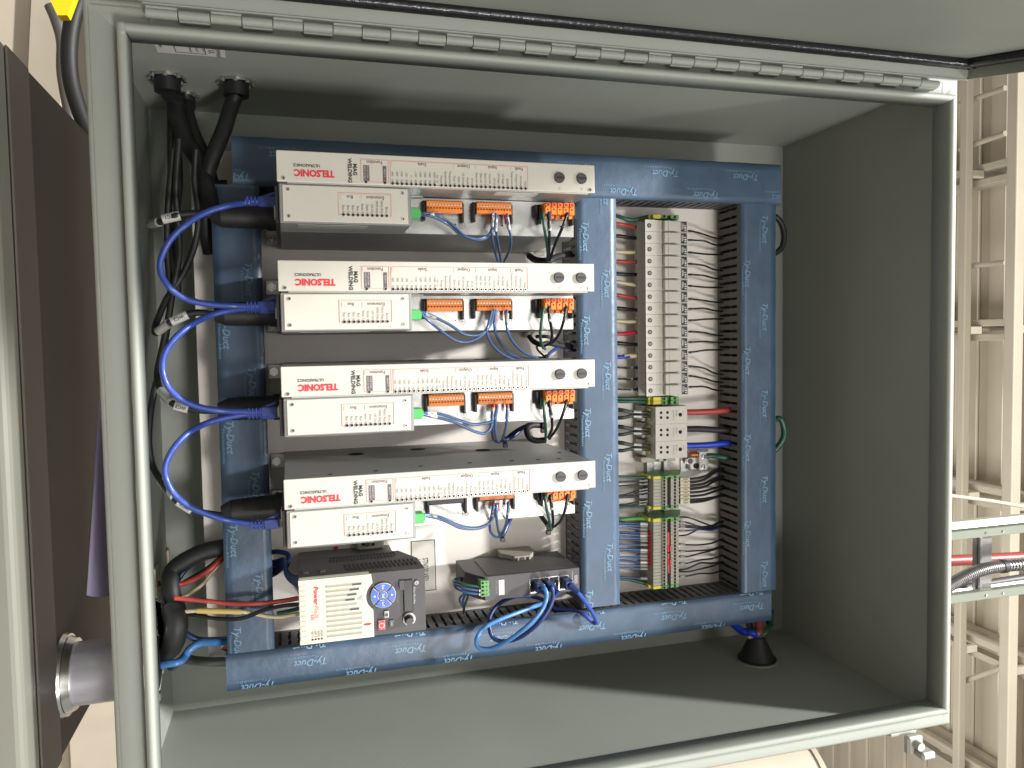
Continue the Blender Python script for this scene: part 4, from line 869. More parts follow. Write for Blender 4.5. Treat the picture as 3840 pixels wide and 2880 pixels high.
# earth wires
wire('earth_wire', 'dark green wire from the middle duct to the earth terminal nearest the hinge', 'wire', [(2285, 800, .03), (2330, 815, .04), (2370, 826, .042), (2405, 818, .04), (2432, 812, .038)], 0.0028, GREENW)
for k in range(2): wire('earth_wire', ['upper', 'lower'][k] + ' dark green wire into the double earth terminal after the fuse holders', 'wire', [(2285, 1492 + 12 * k, .03), (2340, 1494 + 12 * k, .036), (2390, 1495 + 11 * k, .038), (2430, 1496 + 13 * k, .036)], 0.0026, GREENW)
wire('earth_wire', 'thick green earth wire from the copper lug into the top duct', 'wire', [(2640, 1712, .018), (2670, 1709, .022), (2720, 1715, .03), (2790, 1716, .03)], 0.0044, GREENW, n=12)
wire('earth_wire', 'green wire into the earth terminal starting the short row', 'wire', [(2285, 1785, .03), (2340, 1788, .034), (2400, 1790, .034), (2430, 1790, .034)], 0.0022, GREENW)
wire('earth_wire', 'green wire into the earth terminal ending the short row', 'wire', [(2285, 1906, .03), (2340, 1903, .034), (2400, 1900, .034), (2430, 1902, .034)], 0.0018, GREENW)
wire('earth_wire', 'bright green wire into the earth terminal starting the long row', 'wire', [(2285, 1956, .02), (2340, 1948, .03), (2400, 1944, .03), (2432, 1948, .03)], 0.0034, GREEN)
wire('earth_wire', 'dark wire running under the last terminals of the long row', 'wire', [(2285, 2168, .03), (2350, 2172, .03), (2400, 2182, .03), (2440, 2195, .03)], 0.0026, GREENW)
for i, (a_, c_) in enumerate(((1808, 1801), (1822, 1814), (1856, 1832), (1862, 1843), (1864, 1857), (1866, 1864), (1892, 1878), (1898, 1888))):
    wire('signal_wire', 'thin black sleeved wire into the short terminal row, %s from the hinge' % NTH[i], 'wire', [(2280, a_ + 2, .03), (2335, a_, .034), (2380, (a_ + c_) / 2, .036), (2410, c_, .036), (2436, c_, .034)], 0.0013, BLACKW, 'thin black wires into the short terminal row', [((2396, c_ + (a_ - c_) * .2, .036), (2428, c_, .035), SLEEVE)])
for i, (a_, c_) in enumerate(((1796, 1760), (1809, 1768), (1821, 1790), (1834, 1800), (1847, 1826), (1861, 1838), (1874, 1860), (1884, 1862))):
    wire('signal_wire', 'black wire with ivory marker above the short row, %s from the hinge' % NTH[i], 'wire', [(2546, a_, .030), (2590, a_, .030), (2640, a_ - (a_ - c_) * .25, .030), (2680, c_ + 4, .026), (2708, c_ - 3, .018), (2722, c_ - 4, .012)], 0.0020, BLACKW, 'black wires with ivory markers', [((2549, a_, .030), (2584, a_, .030), IVORY, '11ABL4')])
bl = [(1962, 1964), (1971, 1972), (1976, 1984), (1998, 1997), (2005, 2008), (2018, 2018), (2022, 2027), (2045, 2042), (2060, 2062), (2066, 2070), (2092, 2083), (2096, 2094), (2104, 2108), (2122, 2120), (2134, 2132), (2166, 2168)]
for i, (a_, c_) in enumerate(bl):
    wire('signal_wire', 'blue sleeved wire into the long terminal row, %s from the hinge' % NTH[i], 'wire', [(2280, a_ + 1, .03), (2330, a_ - 2, .034), (2375, (a_ + c_) / 2, .036), (2410, c_, .036), (2434, c_, .034)], 0.0016, BLUEW if i % 3 else BLUED, 'blue wires into the long terminal row', [((2400, c_, .036), (2428, c_ + 1, .035), SLEEVE if i % 4 else WHITE)])
br = [(1939, 1965), (1955, 1966), (1966, 1962), (1976, 1978), (1990, 1985), (2009, 1978), (2040, 2030), (2066, 2056), (2086, 2060), (2112, 2092), (2137, 2114), (2142, 2118), (2161, 2148)]
for i, (a_, c_) in enumerate(br):
    bow = (4, 14, 12, 4, -2, -12, 8, 3, 2, -2, -14, 4, -4)[i]
    wire('signal_wire', 'thin dark wire, %s from the hinge, long terminal row to top duct' % NTH[i], 'wire', [(2544, a_, .030), (2580, a_ + bow * .4, .030), (2625, (a_ + c_) / 2 + bow, .032), (2668, c_ + bow * .4 + 4, .026), (2700, c_ - 6, .018), (2722, c_ - 8, .012)], 0.0014, BLUED if i == 4 else BLACKW, 'thin black wires from the long terminal row', [((2550, a_ + bow * .1, .030), (2567, a_ + bow * .25, .030), SLEEVE)] if i in (1, 2, 3, 4, 6, 7, 8, 9, 12) else [])
# earth lug
t_ = thing('earth_lug', 'aluminium earth lug with copper conductor end and two slotted screws', 'earth lug', W(2600, 1725, 0))
b = MB(); b.px(2552, 1690, 2656, 1764, .0006, .003, .0004); b.obj('base_plate', ZINC, t_)
b = MB(); b.px(2622, 1693, 2656, 1764, .0031, .020, .0008); b.px(2586, 1692, 2620, 1762, .0032, .013, .0015); b.obj('clamp_body', STEEL, t_)
b = MB(); c = W(2600, 1705, .015); b.cyl(c + Vector((0, 0, -.006)), c + Vector((0, 0, .006)), 0.0050, 12); b.obj('copper_strands', COPPER, t_)
b = MB(); c = W(2584, 1728, .012); b.cyl(c + Vector((0, .004, 0)), c + Vector((0, -.004, 0)), 0.0058, 14, STEEL); b.cyl(c + Vector((0, -.0041, 0)), c + Vector((0, -.0043, 0)), 0.0045, 14, DGREY); b.obj('bolt', STEEL, t_)
b = MB(); c = W(2610, 1747, .0135); b.cyl(c, c + Vector((0, -.0006, 0)), 0.0042, 14); b.obj('bore', DARK, t_)
for y in (1712, 1750):
    c = W(2640, y, .020); s = MB(); s.cyl(c + Vector((0, -.0001, 0)), c + Vector((0, -.002, 0)), 0.0042, 14, STEEL); s.box(c + Vector((-.0035, -.0023, -.0006)), c + Vector((.0035, -.0021, .0006)), 0, DARK); s.obj('slotted_screw', STEEL, t_)
b = MB(); b.px(2404, 1716, 2534, 1728, .006, .030, .001); b.px(2470, 1718, 2512, 1729, .0302, .040, .0008); b.px(2488, 1719, 2498, 1727, .0402, .0404, 0, DARK)
b.obj('rail_clamp', TGREY, None, label='grey rail clamp holding the distribution blocks', cat='rail clamp')

# ------------------------------------------------------------------ variable speed drive
HV = 0.180
drv = thing('motor_drive', 'small black and cream motor drive with blue round keypad and red stop key', 'motor drive', (0.315, YP, 0.006))
vx0, vx1, vz0, vz1 = 0.2755, 0.3525, 0.0060, 0.1553
zc = 0.1010
b = MB(); b.bp(vx0 + .012, vx1 - .002, vz0 + .002, vz1 - .022, .002, .082); b.obj('heat_sink', GALVD, drv)
# body with chamfered upper end
b = MB(); b.poly([(vx0, YP - .083, vz0), (vx0, YP - HV + .004, vz0), (vx0, YP - HV + .002, vz1), (vx0, YP - .128, vz1 - .001), (vx0, YP - .083, vz1 - .020)], (vx1 - vx0, 0, 0)); b.obj('body', DRIVE, drv)
hv = MB()      # vents on the flank facing the modules
for r_, (y_, z0_, z1_, n_) in enumerate(((.094, .047, .128, 20), (.104, .045, .128, 20), (.111, .045, .124, 19), (.135, .062, .146, 17), (.147, .062, .148, 17), (.155, .064, .148, 17))):
    ln = (.0035, .0018, .0018, .0055, .0030, .0030)[r_]
    for i in range(n_):
        z_ = z0_ + (z1_ - z0_) * i / (n_ - 1); hv.box((vx0 - .0004, YP - y_ - ln, z_ - .0014), (vx0 - .0002, YP - y_ + ln, z_ + .0014))
hv = hv.obj('vent_slot', DARK, drv); hv['kind'] = 'stuff'
# cream cover with a bay round the keypad
kc = W(1437, 2232, HV); KR = 0.0150
pts = [(vx0, vz0 - .001)]
ext = []
kz, kx = kc.z, kc.x
zedge = W(1393, 2165, HV).z
ext.append((vx0, zedge - .0005)); ext.append((kx - .0170, zedge + .001))
for i in range(13):
    a_ = math.radians(-52 + 104 * i / 12); rr = .0205; ext.append((kx + rr * math.sin(a_), min(kz - rr * math.cos(a_), zedge + .0005)))
ext.append((kx + .0175, zedge + .0012)); ext.append((vx1, zedge + .0014)); ext.append((vx1, vz0 - .001))
pts += ext
b = MB(); b.poly([(x_, YP - HV + .003, z_) for x_, z_ in pts], (0, -.0040, 0), VFDC); b.bp(vx0 - .0003, vx0 + .008, vz0 - .001, zedge - .002, HV - .012, HV - .0032, .001, VFDC); cov = b.obj('cover', VFDC, drv)
hp_ = HV + .0011
b = MB()
for i in range(11):     # finned end
    X = W(1145, 2205 + i * 19, HV).x; b.bp(X - .0030, X + .0018, vz0 - .0008, vz0 + .0075, hp_, hp_ + .0012, .0006)
b.obj('end_fin', VFDC, cov)
for i in range(11):
    x0_ = 1221 + i * .6; y0_ = 2200 + i * 18.6; x1_ = (1355, 1346, 1337, 1330, 1338, 1347, 1358, 1358, 1358, 1358, 1358)[i]; dy = -(x1_ - x0_) * .125
    a_, c_ = W(x0_, y0_, HV), W(x1_, y0_ + dy, HV); X = (a_.x + c_.x) / 2 + .0000
    g = MB(); g.bp(a_.x - .0012, a_.x + .0012, a_.z, c_.z, hp_ + .0000, hp_ + .00025, .0001, TGREY); g.bp(a_.x - .0018, a_.x - .0012, a_.z, c_.z + .001, hp_, hp_ + .0009, .0002, VFDC)
    if i in (0, 1, 2, 3, 5): g.bp(a_.x - .0010, a_.x + .0014, c_.z - .011, c_.z, hp_ + .0003, hp_ + .0005, 0, DGREY)
    g.obj('groove', TGREY, cov)
b = MB()
p = W(1190, 2197, HV); text(b, 'Power', (p.x, YP - hp_ - .0004, p.z - .0042), .0072, NAT, REDI, .03, .1, .0225); text(b, 'FleX', (p.x + .0228, YP - hp_ - .0004, p.z - .0042), .0072, NAT, PINKI, .01, .1, .0165)
p = W(1172, 2303, HV); text(b, '525', (p.x, YP - hp_ - .0004, p.z - .0018), .0046, NAT, REDI, .01)
b.obj('cover_print', REDI, cov); b = MB()
for k, tt in enumerate(('PORT', 'MOD', 'NET A', 'NET B')):
    p = W(1206 - k * 11.5, 2362 + k * 1.5, HV); text(b, tt, (p.x, YP - hp_ - .0004, p.z - .0012), .0034, NAT, INK, 0, 0, .0075); b.cyl(PT(p.x + .0100, p.z, hp_ + .0001), PT(p.x + .0100, p.z, hp_ + .0005), .0011, 10, DARK)
b.obj('cover_print', REDI, cov); b = MB()
p = W(1378, 2339, HV); b.bp(p.x - .0006, p.x + .0006, p.z - .0045, p.z + .0045, hp_ + .0001, hp_ + .0004, 0, INK); b.bp(p.x - .0014, p.x + .0014, p.z - .0015, p.z + .003, hp_ + .0005, hp_ + .0007, 0, REDI)
for k in range(4): p = W(1345 + k * 5, 2243 - k, HV); b.bp(p.x - .001 - k * .0008, p.x + .001 + k * .0008, p.z - .0004, p.z + .0004, hp_ + .0001, hp_ + .0008, 0, BAR)
b.obj('cover_print', REDI, cov)
# keypad: four sectors, centre key
def sector(b, a0, a1, r0, r1, h0, h1, m, n=8):
    out = [(kx + r1 * math.sin(math.radians(a0 + (a1 - a0) * i / n)), kz + r1 * math.cos(math.radians(a0 + (a1 - a0) * i / n))) for i in range(n + 1)] + [(kx + r0 * math.sin(math.radians(a1 - (a1 - a0) * i / n)), kz + r0 * math.cos(math.radians(a1 - (a1 - a0) * i / n))) for i in range(n + 1)]
    b.poly([(x_, YP - h0, z_) for x_, z_ in out], (0, -(h1 - h0), 0), m)
hk = HV + .0005
for k, a_ in enumerate((0, 90, 180, 270)):
    b = MB(); sector(b, a_ - 41, a_ + 41, .0062, .0152, hk - .001, hk + .0004, WHITE); sector(b, a_ - 38.5, a_ + 38.5, .0068, .0146, hk + .0005, hk + .0012, KEYB)
    t_ = ('UP', 'ENT', 'DN', 'Esc')[k]; cx_, cz_ = kx + .0107 * math.sin(math.radians(a_)), kz + .0107 * math.cos(math.radians(a_)); hh = YP - hk - .0014
    if k == 0: b.poly([(cx_ - .0016, hh, cz_ - .0012), (cx_ + .0016, hh, cz_ - .0012), (cx_, hh, cz_ + .0016)], (0, -.0001, 0), WHITE)
    elif k == 2: b.poly([(cx_ - .0016, hh, cz_ + .0012), (cx_ + .0016, hh, cz_ + .0012), (cx_, hh, cz_ - .0016)], (0, -.0001, 0), WHITE)
    elif k == 3: text(b, 'Esc', (cx_, hh, cz_ - .0013), .0042, NAT, WHITE, .02, 0, None, 'C')
    else: b.box((cx_ - .002, hh, cz_ - .0012), (cx_ + .002, hh - .0001, cz_ - .0006), 0, WHITE); b.box((cx_ + .0014, hh, cz_ - .0005), (cx_ + .002, hh - .0001, cz_ + .0016), 0, WHITE); b.poly([(cx_ - .0032, hh, cz_ - .0009), (cx_ - .0016, hh, cz_ - .0020), (cx_ - .0016, hh, cz_ + .0002)], (0, -.0001, 0), WHITE)
    b.obj('key', KEYB, drv)
b = MB(); c = Vector((kx, YP - hk, kz)); b.cyl(c, c + Vector((0, -.0004, 0)), .0052, 24, WHITE); b.cyl(c + Vector((0, -.0005, 0)), c + Vector((0, -.0012, 0)), .0046, 24, KEYB); text(b, 'Sel', (kx, YP - hk - .0014, kz - .0013), .0042, NAT, WHITE, .02, 0, None, 'C'); b.obj('key', KEYB, drv)
def key(x, y, rx, rz, m, ring_m, inner=None):
    c = W(x, y, HV); b = MB(); b.bp(c.x - rx, c.x + rx, c.z - rz, c.z + rz, HV - .001, hk + .0004, min(rx, rz) * .5, ring_m, 3); b.bp(c.x - rx * .85, c.x + rx * .85, c.z - rz * .82, c.z + rz * .82, hk + .0005, hk + .001, min(rx, rz) * .1, m)
    if inner == 'O': b.cyl(PT(c.x, c.z, hk + .0011), PT(c.x, c.z, hk + .0013), rx * .58, 20, WHITE); b.cyl(PT(c.x, c.z, hk + .0014), PT(c.x, c.z, hk + .0015), rx * .45, 20, REDP)
    if inner == 'I': b.bp(c.x - rx * .5, c.x + rx * .5, c.z - .0003, c.z + .0003, hk + .0011, hk + .0013, 0, WHITE)
    if inner == 'C': b.cyl(PT(c.x, c.z, hk + .0011), PT(c.x, c.z, hk + .0013), rx * .5, 16, DGREY)
    b.obj('key', m, drv)
key(1431, 2344, .0058, .0043, REDP, PINKI, 'O'); key(1469, 2339, .0040, .0029, GREENW, SLEEVE, 'I'); key(1449, 2304, .0041, .0029, SLEEVE, WHITE, 'C')
b = MB(); c = W(1535, 2321, HV); b.cyl(PT(c.x, c.z, HV - .001), PT(c.x, c.z, HV + .0006), .0078, 28, SLEEVE); b.cyl(PT(c.x - .0, c.z - .0008, HV + .0007), PT(c.x, c.z - .0008, HV + .010), .0058, 24, BLACK, .0048)
b.cyl(PT(c.x, c.z - .0008, HV + .0101), PT(c.x, c.z - .0008, HV + .0106), .0044, 20, DGREY); b.cyl(PT(c.x + .0015, c.z + .003, HV + .0107), PT(c.x + .0015, c.z + .003, HV + .0109), .0008, 10, WHITE); b.obj('speed_knob', BLACK, drv)
b = MB(); a_, c_ = W(1516, 2200, HV), W(1570, 2290, HV); b.bp(a_.x - .008, c_.x, a_.z - .001, c_.z - .0065, HV - .0015, HV + .0002, .0008, BLACK)
a_ = W(1497, 2178, HV); b.bp(a_.x, a_.x + .0115, a_.z, a_.z + .0058, HV + .0003, HV + .0006, .0002, DGREY); b.obj('display_window', BLACK, drv)
b = MB(); p = W(1553, 2202, HV); text(b, 'Allen-Bradley', (p.x - .001, YP - HV - .0008, p.z - .0012), .0040, NAT, SLEEVE, 0, 0, .0215); q_ = W(1562, 2185, HV); b.cyl(PT(q_.x, q_.z, HV + .0006), PT(q_.x, q_.z, HV + .0008), .0026, 20, SLEEVE); text(b, 'AB', (q_.x, YP - HV - .001, q_.z - .001), .0028, NAT, BLACK, 0, 0, None, 'C')
p = W(1487, 2236, HV); text(b, 'FAULT', (p.x, YP - HV - .0008, p.z), .0026, NAT, INKG); b.obj('brand_print', SLEEVE, drv)
for (x, y) in ((1146, 2149), (1208, 2143)):
    c = WX(x, y, vx0); b = MB(); b.box((vx0 - .002, c.y - .004, c.z - .003), (vx0 + .0005, c.y + .004, c.z + .003), .0005); b.obj('side_catch', DGREY, drv)
# notices on the panel
sg = thing('panel_notice', 'white notice with black border lettered STN030 VFD, half hidden by the motor drive', 'notice', W(1590, 2120, 0))
a_, c_ = W(1541, 2030, .0005), W(1636, 2212, .0005)
b = MB(); b.bp(a_.x, c_.x, a_.z, c_.z, .0003, .0008); b.obj('sheet', FUSEG, sg)
b = MB(); t = .0010
for q in ((a_.x, a_.x + t, a_.z, c_.z), (c_.x - t, c_.x, a_.z, c_.z), (a_.x + t, c_.x - t, a_.z, a_.z + t), (a_.x + t, c_.x - t, c_.z - t, c_.z)): b.bp(*q, .0009, .0011, 0, INK)
text(b, 'STN030 VFD', (a_.x + .026, YP - .0012, c_.z - .019), .0115, NAT, INK, .01, 0, .034); text(b, '192.12', (a_.x + .026, YP - .0012, c_.z - .030), .0115, NAT, INK, .01, 0, .020); b.obj('notice_print', INK, sg)
b = MB(); b.px(1195, 2050, 1270, 2075, .0003, .0007, 0, WHITE); b.px(1250, 2050, 1268, 2072, .0008, .001, 0, REDI); b.obj('panel_sticker', WHITE, None, label='small white sticker with a red bar on the panel beside the motor drive', cat='sticker')
b = MB(); b.px(1335, 2032, 1440, 2056, .002, .022, .002, TGREY); b.px(1355, 2037, 1370, 2046, .0221, .0225, 0, DARK); b.px(1393, 2037, 1405, 2046, .0221, .0225, 0, DARK); b.cyl(W(1378, 2041, .0221), W(1378, 2041, .0235), .0036, 12, DGREY)
b.obj('rail_clamp', TGREY, None, label='grey rail clamp half hidden between the drive and the farthest module', cat='rail clamp')

# ------------------------------------------------------------------ network switch
sw = thing('network_switch', 'dark grey five port network switch with two blue cables plugged in', 'network switch', W(2000, 2180, 0))
HS = .112
sx0, sx1, szz0, szz1 = .3150, .3470, .2275, .3830
prof = [(szz0 + .012, HS - .012), (szz0 + .020, HS), (szz1, HS), (szz1, .018), (szz0, .018), (szz0, HS - .036)]
b = MB(); b.poly([(sx0, YP - h_, z_) for z_, h_ in prof], (sx1 - sx0, 0, 0)); b.bp(sx0 - .0010, sx0 + .0001, szz0 + .025, szz1 - .02, .03, HS - .006, .0004); b.obj('housing', DGREY, sw)
a_, c_ = W(1985, 2175, HS), W(2132, 2210, HS)
b = MB(); b.bp(a_.x - .002, c_.x, a_.z, c_.z, HS + .0001, HS + .0008, .0002, STEEL)
for i in range(4):
    wd = (c_.z - a_.z) / 4; b.bp(a_.x - .0008, c_.x - .002, a_.z + i * wd + .001, a_.z + (i + 1) * wd - .001, HS + .0009, HS + .0011, 0, DARK)
b.obj('port_block', STEEL, sw)
b = MB(); za_, zb_ = W(1823, 2200, HS).z, W(1851, 2200, HS).z; xa_ = W(1840, 2170, HS).x; b.bp(xa_, xa_ + .022, szz0 + .0125, szz0 + .0245, HS - .018, HS + .006, .0006)
b = b.obj('power_terminal', GREEN, sw)
for k in range(4):
    d_ = MB(); X = xa_ + .003 + k * .0052; d_.cyl(PT(X, szz0 + .0155, HS + .0061), PT(X, szz0 + .0155, HS + .0063), .0017, 10); d_.bp(X - .0008, X + .0008, szz0 + .020, szz0 + .0215, HS + .0061, HS + .0063); d_.obj('screw_hole', DARK, b)
b = MB(); b.px(1870, 2176, 1892, 2230, HS + .0001, HS + .0005, .0001); b.obj('blank_label', WHITE, sw)
b = MB()
for k in range(6): p = W(1862, 2180 + k * 8, HS); text(b, 'PL1234'[k], (p.x, YP - HS - .0003, p.z - .001), .0030, NAT, SLEEVE)
p = W(2161, 2172, HS); b.bp(p.x - .006, p.x + .006, p.z - .003, p.z + .002, HS + .0001, HS + .0003, 0, GALVD); p = W(2146, 2150, HS); b.bp(p.x - .003, p.x + .022, p.z - .0004, p.z + .0004, HS + .0001, HS + .0003, 0, SLEEVE); b.obj('switch_print', SLEEVE, sw)
# rail clamp on its flank
t_ = thing('rail_clamp', 'grey rail clamp resting against the dark network switch', 'rail clamp', W(1960, 2085, 0))
HZ = .052
b = MB(); a_, c_ = W(1895, 2096, HZ), W(2022, 2096, HZ); xm = W(1960, 2110, HZ).x
b.poly([(xm - .010, YP - .003, a_.z), (xm - .010, YP - .030, a_.z), (xm - .010, YP - .042, a_.z + .010), (xm - .010, YP - HZ, a_.z + .014), (xm - .010, YP - HZ, c_.z - .014), (xm - .010, YP - .042, c_.z - .008), (xm - .010, YP - .030, c_.z), (xm - .010, YP - .003, c_.z)], (.010, 0, 0)); b.obj('clamp_body', TGREY, t_)
b = MB(); b.bp(xm - .0075, xm - .0025, (a_.z + c_.z) / 2 - .011, (a_.z + c_.z) / 2 - .007, HZ + .0001, HZ + .0004, 0, DARK); b.bp(xm - .0075, xm - .0025, (a_.z + c_.z) / 2 + .006, (a_.z + c_.z) / 2 + .010, HZ + .0001, HZ + .0004, 0, DARK)
b.cyl(PT(xm - .005, (a_.z + c_.z) / 2, HZ + .0001), PT(xm - .005, (a_.z + c_.z) / 2, HZ + .001), .0034, 12, DGREY); b.obj('clamp_screw', DGREY, t_)
# its cables
def jack(c, d, par, m=BLUED):
    b = MB(); b.box(c + Vector((-.006, -.020, -.006)), c + Vector((.006, .001, .006)), .0015, m, 2); b.cyl(c + Vector((0, -.020, 0)), c + Vector((0, -.020, 0)) + Vector(d) * .016, .0048, 12, m, .0038); b.obj('connector', m, par)
c1 = W(2012, 2192, HS); c2 = W(2052, 2188, HS); c3 = W(2118, 2180, HS)
def cabw(label, pts, m=BLUEL, r=.0030):
    return MB().tube(pts, r, 12, 6).obj('patch_cable', m, None, label=label, cat='network cable', group='blue cables of the network switch')
o = cabw('light blue cable bowing out from the first port of the network switch', [c1 + Vector((.004, -.020, .002)), W(2040, 2205, HS + .030), W(2050, 2235, HS + .035), W(2030, 2290, HS + .035), W(1975, 2350, HS + .03), W(1900, 2405, HS + .015), W(1840, 2432, HS), W(1795, 2428, HS - .005), W(1788, 2395, HS - .008), W(1815, 2355, HS - .015), W(1870, 2325, HS - .02), W(1940, 2298, HS - .03), W(2010, 2272, HS - .045), W(2040, 2262, .035)]); jack(c1, (0.3, -.8, .3), o)
o = cabw('light blue cable from the second port running beside the first', [c2 + Vector((.004, -.020, .002)), W(2068, 2200, HS + .028), W(2075, 2235, HS + .03), W(2055, 2290, HS + .03), W(2010, 2345, HS + .025), W(1950, 2390, HS + .010), W(1890, 2405, HS - .01), W(1850, 2392, HS - .02), W(1835, 2350, HS - .025), W(1840, 2305, HS - .035), W(1875, 2262, HS - .05), W(1930, 2238, .045), W(1990, 2235, .03), W(2040, 2250, .02)], BLUED); jack(c2, (0.3, -.8, .3), o)
o = cabw('violet blue cable from the last port dropping over the right duct', [c3 + Vector((.004, -.020, .003)), W(2160, 2215, HS + .01), W(2190, 2250, HS), W(2220, 2295, HS - .01), W(2236, 2330, HS - .02), W(2225, 2335, HS - .028), W(2190, 2305, HS - .034), W(2150, 2290, .06), W(2080, 2282, .045)], BLUEE); jack(c3, (0.5, -.5, .6), o)
for k, (m_, nm, y) in enumerate(((GREENW, 'green', 2198), (BLUEW, 'blue', 2212), (BLUEW, 'slate', 2226))):
    wire('supply_wire', '%s supply wire curling back from the green terminal of the network switch' % nm, 'wire', [(1838, y, HS + .004), (1800, y + 2, HS + .003), (1750, y - 4, HS), (1712, y - 14 - 3 * k, HS - .01), (1700, 2176 + 4 * k, HS - .03), (1720, 2168 + 3 * k, HS - .05), (1748, 2178 + 3 * k, HS - .06), (1762, 2205, HS - .06), (1752 - 14 * k, 2245, .04), (1740, 2280, .03), (1739, 2300, .02)], .0017, m_, 'supply wires of the network switch', [((1796, y + 2, HS + .003), (1826, y, HS + .004), WHITE, '24VDC' if k == 2 else '')] if k else [])

# ------------------------------------------------------------------ wires at the lower end of the drive
wire('drive_wire', 'red wire crossing the bottom duct to the motor drive', 'wire', [(655, 2243, .085), (700, 2247, .085), (770, 2253, .085), (850, 2262, .085), (930, 2264, .09), (1010, 2260, .09), (1070, 2252, .10), (1125, 2242, .11)], .0030, REDW, 'wires into the lower end of the drive')
wire('drive_wire', 'yellow sleeved wire crossing the bottom duct below the red one', 'wire', [(670, 2296, .080), (740, 2290, .082), (820, 2290, .084), (905, 2294, .088), (960, 2303, .086), (1010, 2312, .09), (1060, 2312, .095), (1125, 2300, .10)], .0026, BEIGE, 'wires into the lower end of the drive', [((740, 2290, .0825), (905, 2294, .0882), YELW)])
wire('drive_wire', 'black wire crossing the bottom duct under the yellow sleeved one', 'wire', [(672, 2302, .070), (740, 2308, .072), (810, 2320, .080), (880, 2322, .084), (930, 2312, .090), (990, 2288, .095), (1060, 2272, .10), (1125, 2266, .11)], .0026, BLACKW, 'wires into the lower end of the drive')
wire('drive_wire', 'green wire just showing under the black one at the drive', 'wire', [(1040, 2300, .08), (1080, 2292, .085), (1125, 2280, .10)], .0026, GREENW, 'wires into the lower end of the drive')
for k in range(5): wire('drive_control_wire', 'navy control wire curling into the drive, %s from the hinge' % NTH[4 - k], 'wire', [(1010, 2165 - 14 * k, .02), (1040, 2150 - 12 * k, .05), (1066, 2130 - 8 * k, .07), (1072 + k, 2155 - 4 * k, .08), (1090 + 2 * k, 2180 - 5 * k, .09), (1128, 2204 - 10 * k, .10)], .0022, BLUED, 'navy wires into the drive')
wire('drive_control_wire', 'slate blue bundle bending down out of the duct toward the drive', 'wire', [(1015, 2070, .02), (1050, 2070, .05), (1080, 2080, .06), (1080, 2110, .07), (1070, 2130, .07)], .0034, BLUED)
# wires from the lower left up into the duct
wire('loom_wire', 'black loom leaving the big conduit and diving under the bottom duct', 'cable', [(600, 2440, .0), (640, 2400, .03), (655, 2340, .05), (650, 2270, .05), (640, 2190, .04), (650, 2140, .03), (700, 2100, .03), (770, 2068, .03), (850, 2050, .03)], .0115, RUBBER, None, n=14)
wire('loom_wire', 'black sleeve end bulging at the bottom wall beside the conduit', 'cable', [(612, 2452, .03), (645, 2420, .07), (660, 2370, .08), (662, 2320, .08), (650, 2268, .07)], .0135, RUBBER, None, n=14)
wire('loom_wire', 'blue wire beside the black loom', 'wire', [(665, 2175, .03), (700, 2130, .03), (760, 2095, .03), (850, 2066, .03)], .0040, BLUED)
wire('loom_wire', 'short red wire angling up beside the black loom', 'wire', [(660, 2195, .04), (700, 2184, .04), (760, 2155, .04), (800, 2125, .04), (845, 2080, .03)], .0036, REDW)
wire('loom_wire', 'thin black wire lying along the short red wire', 'wire', [(690, 2184, .035), (750, 2150, .035), (800, 2115, .035), (845, 2075, .03)], .0030, BLACKW)
wire('loom_wire', 'cream wire angling up below the short red wire', 'wire', [(670, 2245, .03), (710, 2225, .03), (760, 2190, .03), (800, 2140, .03), (842, 2090, .03)], .0026, BEIGE)
wire('loom_wire', 'navy cable joining the light blue one before the bottom duct', 'cable', [(655, 2350, .04), (690, 2372, .04), (740, 2398, .04), (800, 2400, .03), (860, 2398, .02)], .0042, BLUED)
wire('loom_wire', 'light blue cable climbing from the conduit to the bottom duct', 'cable', [(560, 2503, .05), (620, 2490, .06), (672, 2482, .06), (695, 2460, .05), (712, 2435, .05), (750, 2412, .045), (800, 2408, .035), (860, 2404, .025)], .0052, BLUEL)
wire('loom_wire', 'grey cable running into the end of the right duct', 'cable', [(640, 2500, -.03), (690, 2474, -.01), (740, 2478, .0), (800, 2482, .02), (860, 2480, .03)], .0062, GALVD)
b = MB()
for k in range(5):
    for j in range(3):
        c = W(585 + k * 3 + j * 9, 2262 + k * 26 + j * 5, .06); b.box(c - Vector((.006, .002, .004)), c + Vector((.006, .002, .004)), .001)
b.obj('strain_relief', RUBBER, None, label='ribbed black strain relief behind the bulging sleeve', cat='strain relief')
for k, (x0_, y0_, x1_, y1_, h_) in enumerate(((575, 2130, 608, 2240, .05), (620, 2088, 660, 2130, .02))):
    t_ = thing('tie_mount', ['ivory tie mount with square slot on the bottom wall', 'second ivory tie mount on the bottom wall, nearer the panel'][k], 'cable tie mount', W((x0_ + x1_) / 2, (y0_ + y1_) / 2, h_))
    a_ = WZ((x0_ + x1_) / 2, (y0_ + y1_) / 2, ZB + .004)
    b = MB(); b.box((a_.x - .022, a_.y - .014, ZB + .0002), (a_.x + .022, a_.y + .014, ZB + .004), .002, IVORY, 2); b.obj('base', IVORY, t_)
    b = MB(); b.box((a_.x - .008, a_.y - .006, ZB + .0042), (a_.x + .008, a_.y + .006, ZB + .010), .002, IVORY); b.box((a_.x - .004, a_.y - .0062, ZB + .0055), (a_.x + .004, a_.y - .0061, ZB + .0085), 0, DARK); b.obj('bridge', IVORY, t_)
